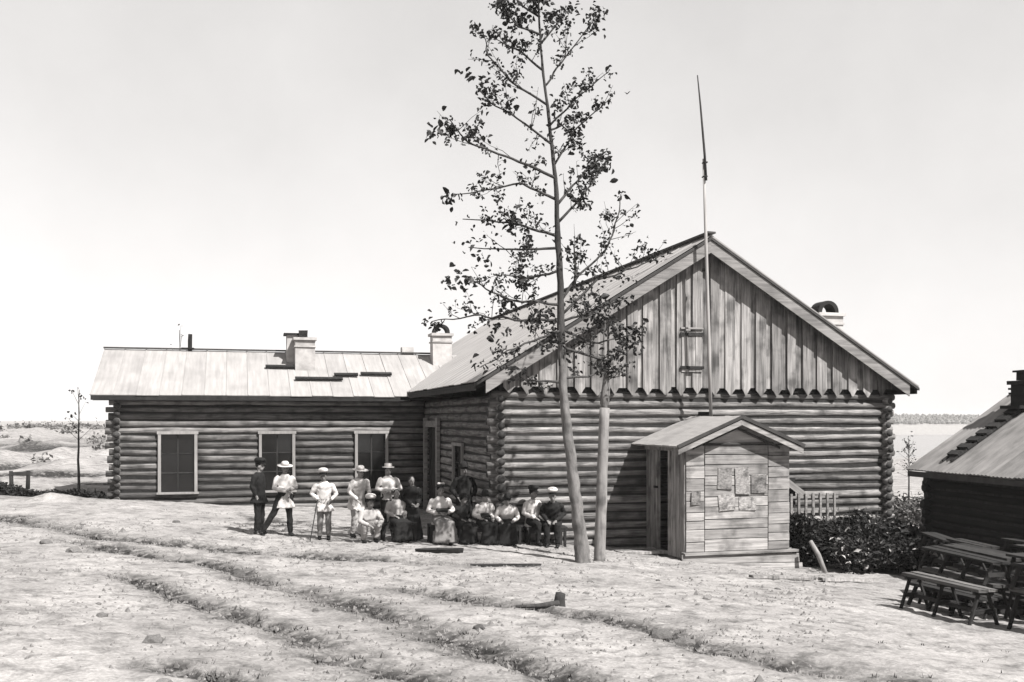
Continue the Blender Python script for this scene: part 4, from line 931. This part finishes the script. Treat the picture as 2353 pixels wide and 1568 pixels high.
    B += [tubev([neck - up * .05, neck.lerp(head, .4), head - Vector((0, 0, .04))], [.055, .05, .052], 10), ellip(head + Vector((0, 0, .02)) - hf_ * .008, (.074, .092, .102), 16, 12, Hq), ellip(head + hf_ * .028 - Vector((0, 0, .055)), (.052, .058, .055), 12, 8, Hq),
          ellip(head + hf_ * .094 - Vector((0, 0, .018)), (.013, .020, .026), 8, 6, Hq)] + [ellip(head + hr * s * .076 - Vector((0, 0, .01)), (.010, .018, .030), 8, 6, Hq) for s in (-1, 1)]
    for i in (0, 1):
        a = Vector(J['an'][i]); B.append(ellip(a + Vector((0, .06, -.045)), (.038, .11, .036), 10, 7))
    body = link('body', *merge(B), SKIN, root, True); remesh(body, .0115, 3)
    for s in (-1, 1): link('eye', *ellip(head + hr * s * .031 + hf_ * .079 + Vector((0, 0, .006)), (.011, .007, .007), 8, 5, Hq), SOOT, root)
    link('mouth', *ellip(head + hf_ * .083 - Vector((0, 0, .063)), (.022, .006, .005), 8, 5, Hq), SOOT, root)
    # clothes
    hem = top_len if pel.z > .8 else .05
    o = link('dress' if skirt and top == bottom else 'jacket', *merge([torso(.022, hem)] + [arm(i, .018, .97) for i in (0, 1)]), top_m, root, True); remesh(o, .016, 5)
    if skirt:
        k = (Vector(J['kn'][0]) + Vector(J['kn'][1])) / 2; a = (Vector(J['an'][0]) + Vector(J['an'][1])) / 2
        if pel.z < .8: rg_ = [(pel + Vector((0, -.06, .14)), rt * .15, Vector((0, .13, .03))), (pel + Vector((0, .02, .03)), rt * .20, Vector((0, .12, .12))), (pel.lerp(k, .6), rt * .22, Vector((0, .03, .125))), (k + Vector((0, .03, -.04)), rt * .235, Vector((0, .11, .085))), (k.lerp(a, .5) + Vector((0, .01, 0)), rt * .25, Vector((0, .14, 0))), (a + Vector((0, .0, -.03)), rt * .29, Vector((0, .19, 0)))]
        else: rg_ = [(pel + Vector((0, 0, .12)), rt * .15, fw * .12), (pel - Vector((0, 0, .1)), rt * .20, fw * .16), (Vector((pel.x, pel.y, .5)), rt * .25, Vector((0, .2, 0))), (Vector((pel.x, pel.y, .06)), rt * .32, Vector((0, .27, 0)))]
        o = link('skirt', *ringloft(rg_), bot_m, root, True); remesh(o, .018, 5)
    else:
        o = link('trousers', *merge([ringloft([(pel - up * .10, rt * .15, fw * .11), (pel, rt * .180, fw * .13), (pel + up * .13, rt * .160, fw * .118)])] + [leg(i, .022, .96) for i in (0, 1)]), bot_m, root, True); remesh(o, .016, 5)
    for i in (0, 1):
        a = Vector(J['an'][i]); o = link('shoe', *merge([ellip(a + Vector((0, .062, -.042)), (.046, .13, .046), 12, 8), tubev([a + Vector((0, 0, .07)), a + Vector((0, 0, -.03))], [.048, .05], 10)]), SHOE, root, True); remesh(o, .014, 3)
    hb = head + Vector((0, 0, .055)) - hf_ * .012
    link('hair', *ellip(hb - hf_ * .014 - Vector((0, 0, .012)), (.083, .096, .085), 14, 8, Hq), HAIR, root, True)
    def disc(c, rx, ry, th, tilt=0): return ringloft([(c, hr * rx, hf_ * ry + Vector((0, 0, tilt))), (c + Vector((0, 0, th)), hr * rx * .98, (hf_ * ry + Vector((0, 0, tilt))) * .98)], 18)
    if hat:
        kind, m = hat; hm = dict(white=WHITEC, light=LIGHTC, black=BLACKC, grey=GREYC)[m]; ht = empty('hat', parent=root); c = hb + Vector((0, 0, .03))
        if kind == 'cap':     # peaked cap: dark band, full crown, visor
            link('band', *ringloft([(c - Vector((0, 0, .02)), hr * .090, hf_ * .104), (c + Vector((0, 0, .025)), hr * .092, hf_ * .106)], 18), BLACKC, ht, True)
            link('crown', *ringloft([(c + Vector((0, 0, .022)), hr * .095, hf_ * .109), (c + Vector((0, 0, .058)) + hf_ * .01, hr * .122, hf_ * .136), (c + Vector((0, 0, .085)) + hf_ * .008, hr * .122, hf_ * .132), (c + Vector((0, 0, .115)), hr * .10, hf_ * .11), (c + Vector((0, 0, .135)) - hf_ * .01, hr * .05, hf_ * .06)], 18), hm, ht, True)
            link('visor', *disc(c + hf_ * .085 - Vector((0, 0, .022)), .075, .065, .008, -.02), BLACKC, ht, True)
        elif kind == 'brim':  # broad sun hat
            link('crown', *ringloft([(c - Vector((0, 0, .01)), hr * .094, hf_ * .108), (c + Vector((0, 0, .07)), hr * .086, hf_ * .10), (c + Vector((0, 0, .10)), hr * .05, hf_ * .06)], 18), hm, ht, True)
            link('brim', *disc(c - Vector((0, 0, .015)), .185, .205, .012, -.03), hm, ht, True)
        elif kind == 'boater':
            link('crown', *ringloft([(c, hr * .092, hf_ * .106), (c + Vector((0, 0, .09)), hr * .09, hf_ * .104)], 18), hm, ht, True); link('brim', *disc(c - Vector((0, 0, .008)), .15, .165, .012), hm, ht, True)
        elif kind == 'bowler':
            link('crown', *ellip(c + Vector((0, 0, .0)), (.096, .11, .125), 16, 9, Hq), hm, ht, True); link('brim', *disc(c - Vector((0, 0, .01)), .135, .155, .012), hm, ht, True)
        elif kind == 'flower':  # trimmed lady's hat
            link('brim', *disc(c - Vector((0, 0, .0)), .16, .17, .014, .01), BLACKC, ht, True); link('crown', *ringloft([(c, hr * .09, hf_ * .1), (c + Vector((0, 0, .07)), hr * .085, hf_ * .095)], 16), BLACKC, ht, True)
            link('trimming', *merge([ellip(c + Vector((0, 0, .085)) + hr * q + hf_ * .05, (.045, .04, .03), 8, 6) for q in (-.05, 0, .05)]), hm, ht, True)
    return root
def S(*p): return p
person((.55, 24.7), 62, 'standing man in dark suit and dark cap, leftmost of the group', STAND, 'black', 'black', ('cap', 'black'), top_len=.18, sc=1.0, el=[(-.25, -.08, 1.17), (.25, -.06, 1.17)], wr=[(-.20, .02, .95), (.20, .03, .94)])
person((1.15, 24.7), 18, 'striding man in white tunic and dark trousers with broad white hat', STAND, 'white', 'black', ('brim', 'white'), top_len=.26, sc=1.0, head_turn=10, el=[(-.28, .03, 1.17), (.29, .05, 1.18)], wr=[(-.05, .22, 1.16), (.02, .24, 1.10)], kn=[(-.10, .06, .50), (.29, -.04, .53)], an=[(-.12, .06, .09), (.54, -.12, .10)])
person((2.03, 24.0), -8, 'standing man in loose white blouse and grey trousers holding a cane', STAND, 'white', 'grey', ('cap', 'white'), sc=.94, top_len=.2, el=[(-.30, .02, 1.16), (.31, .02, 1.16)], wr=[(-.16, .20, 1.02), (.13, .22, 1.04)], chest=(0, .02, 1.29), neck=(0, .07, 1.48), head=(.02, .12, 1.61))
cn = link('cane', *tubev([(1.86, 23.80, .92), (1.76, 23.62, .45), (1.66, 23.48, gz(1.66, 23.48))], .014, 6), DARKW); tag(cn, 'thin dark cane held by the man in loose white blouse', 'cane')
person((2.85, 24.45), 22, 'stooping man in white jacket and light trousers with white brimmed hat', STAND, 'white', 'light', ('brim', 'white'), sc=1.0, top_len=.24, chest=(0, .08, 1.27), neck=(0, .16, 1.45), head=(.02, .22, 1.575), el=[(-.28, .10, 1.12), (.28, .12, 1.12)], wr=[(-.20, .26, .92), (.16, .32, .93)], kn=[(-.11, .06, .5), (.11, .10, .5)])
person((2.95, 23.3), 18, 'crouching figure in light clothes and white cap at the front', CROUCH, 'light', 'light', ('cap', 'white'))
person((3.62, 24.5), 2, 'standing man in short white blouse and black trousers, arms folded', STAND, 'white', 'black', ('boater', 'white'), sc=1.0, top_len=.03, el=[(-.30, .06, 1.18), (.30, .06, 1.18)], wr=[(.04, .22, 1.12), (-.03, .24, 1.16)])
person((3.66, 23.55), 15, 'bare-headed seated person with light sleeves and dark skirt', SIT, 'light', 'black', None, skirt=True, female=True, sc=.92, head_turn=20)
person((4.05, 23.6), 12, 'woman in black dress with white collar standing behind the seated row', STAND, 'black', 'black', None, skirt=True, female=True, sc=.90, chest=(0, .05, 1.28), neck=(.02, .09, 1.47), head=(.05, .12, 1.60), wr=[(-.08, .24, 1.0), (.08, .24, 1.0)])
person((4.66, 23.25), 5, 'seated woman in white blouse and grey skirt with trimmed hat', SIT, 'white', 'grey', ('flower', 'white'), skirt=True, female=True, el=[(-.30, .04, .76), (.30, .04, .76)], wr=[(-.09, .26, .72), (.10, .26, .72)], sc=1.02)
person((5.45, 24.15), 8, 'tall standing man in black coat and black bowler hat', STAND, 'black', 'black', ('bowler', 'black'), sc=1.05, top_len=.35, el=[(-.30, -.03, 1.17), (.30, -.03, 1.17)], wr=[(-.20, .12, 1.0), (.2, .12, 1.0)])
person((5.72, 23.25), 12, 'seated woman in white blouse and black hat holding a dark book', SIT, 'white', 'black', ('bowler', 'black'), skirt=True, female=True, sc=.95, chest=(0, .03, .87), neck=(0, .08, 1.06), head=(0, .12, 1.19))
person((6.28, 23.15), -14, 'seated person in white blouse and dark skirt bending forward', SIT, 'white', 'black', ('bowler', 'black'), skirt=True, female=True, sc=.95, chest=(0, .10, .84), neck=(0, .20, 1.01), head=(0, .27, 1.12), el=[(-.28, .16, .70), (.28, .16, .70)], wr=[(-.14, .36, .62), (.16, .36, .62)])
person((7.40, 23.05), -20, 'seated man in dark suit and white cap leaning forward by the tree', SIT, 'black', 'black', ('cap', 'white'), sc=1.04, chest=(0, .10, .86), neck=(0, .18, 1.04), head=(0, .24, 1.165), wr=[(-.08, .40, .62), (.10, .40, .62)])
person((6.92, 23.2), 20, 'seated man in white shirt and dark cap half hidden behind the dark-suited man', SIT, 'white', 'black', ('cap', 'black'), sc=1.0, head_turn=-10)
person((5.18, 23.45), 24, 'seated person in dark clothes with a white scarf beside the tall black-coated man', SIT, 'black', 'black', ('boater', 'black'), skirt=True, female=True, sc=.9, head_turn=-25, chest=(0, .06, .86), neck=(0, .13, 1.04), head=(0, .18, 1.17))
bk = box('book', (5.69, 22.93, gz(5.7, 23.2) + .70), (.22, .15, .035), BLACKC, rot=(R(25), 0, R(8))); tag(bk, 'dark book in the hands of the seated woman in black hat', 'book')
bk = box('tray', (4.65, 22.93, gz(4.66, 23.2) + .79), (.26, .12, .05), BLACKC, rot=(R(20), 0, 0)); tag(bk, 'small dark box held by the woman in trimmed hat', 'box')
def seat(x0, x1, y, label, h_=.44, dep=.38, cat='bench'):
    x = (x0 + x1) / 2; z = gz(x, y); b = empty('seat_bench', (x, y, z)); tag(b, label, cat, 'benches under the seated people'); L = x1 - x0
    for k in range(2): box('seat_plank', (0, (k - .5) * dep * .5, h_ - .02), (L, dep * .47, .045), DARKW, b)
    for u in (-L * .44, L * .44):
        for s in (-1, 1): box('leg', (u, s * dep * .4, h_ / 2 - .06), (.06, .06, h_ - .01 + .06), DARKW, b)
    box('apron', (0, -dep * .42, h_ - .09), (L * .9, .03, .09), DARKW, b)
seat(3.3, 4.15, 23.55, 'dark bench under the person with light sleeves'); seat(4.4, 4.92, 23.28, 'dark stool under the woman in trimmed hat', dep=.42, cat='stool')
seat(5.35, 6.65, 23.2, 'dark bench shared by the two in white blouses'); seat(6.72, 7.75, 23.15, 'dark bench under the man in white cap by the tree')
# turn the rough bodies and clothes into single smooth skins
for o, vox, sm in REM:
    md = o.modifiers.new('r', 'REMESH'); md.mode = 'VOXEL'; md.voxel_size = vox
    m2 = o.modifiers.new('s', 'SMOOTH'); m2.factor = .5; m2.iterations = sm
dg = bpy.context.evaluated_depsgraph_get(); dg.update()
for o, vox, sm in REM:
    me_ = bpy.data.meshes.new_from_object(o.evaluated_get(dg)); me_.polygons.foreach_set('use_smooth', [True] * len(me_.polygons)); old = o.data
    if not me_.materials: me_.materials.append(old.materials[0])
    if o.name.split('.')[0] != 'body':   # creases of worn cloth
        nv = len(me_.vertices); cv = np.empty(nv * 3); nn = np.empty(nv * 3); me_.vertices.foreach_get('co', cv); me_.vertex_normals.foreach_get('vector', nn); cv = cv.reshape(-1, 3); nn = nn.reshape(-1, 3); sd = random.uniform(0, 90)
        q = cv @ np.array([[5, 1.5, 2], [-1.5, 5, 2], [3, 3, 4.5]]).T
        d_ = .026 * (np.abs(vnoise(q[:, 0] * 1.6 + sd, q[:, 2] * 1.5)) - .2) + .018 * vnoise(q[:, 1] * 3.1 + sd, q[:, 2] * 2.7 + 7) + .008 * vnoise(q[:, 0] * 7, q[:, 1] * 7 + sd)
        me_.vertices.foreach_set('co', (cv + nn * d_[:, None]).ravel()); me_.update()
    o.modifiers.clear(); o.data = me_; me_.name = o.name
    bpy.data.meshes.remove(old)
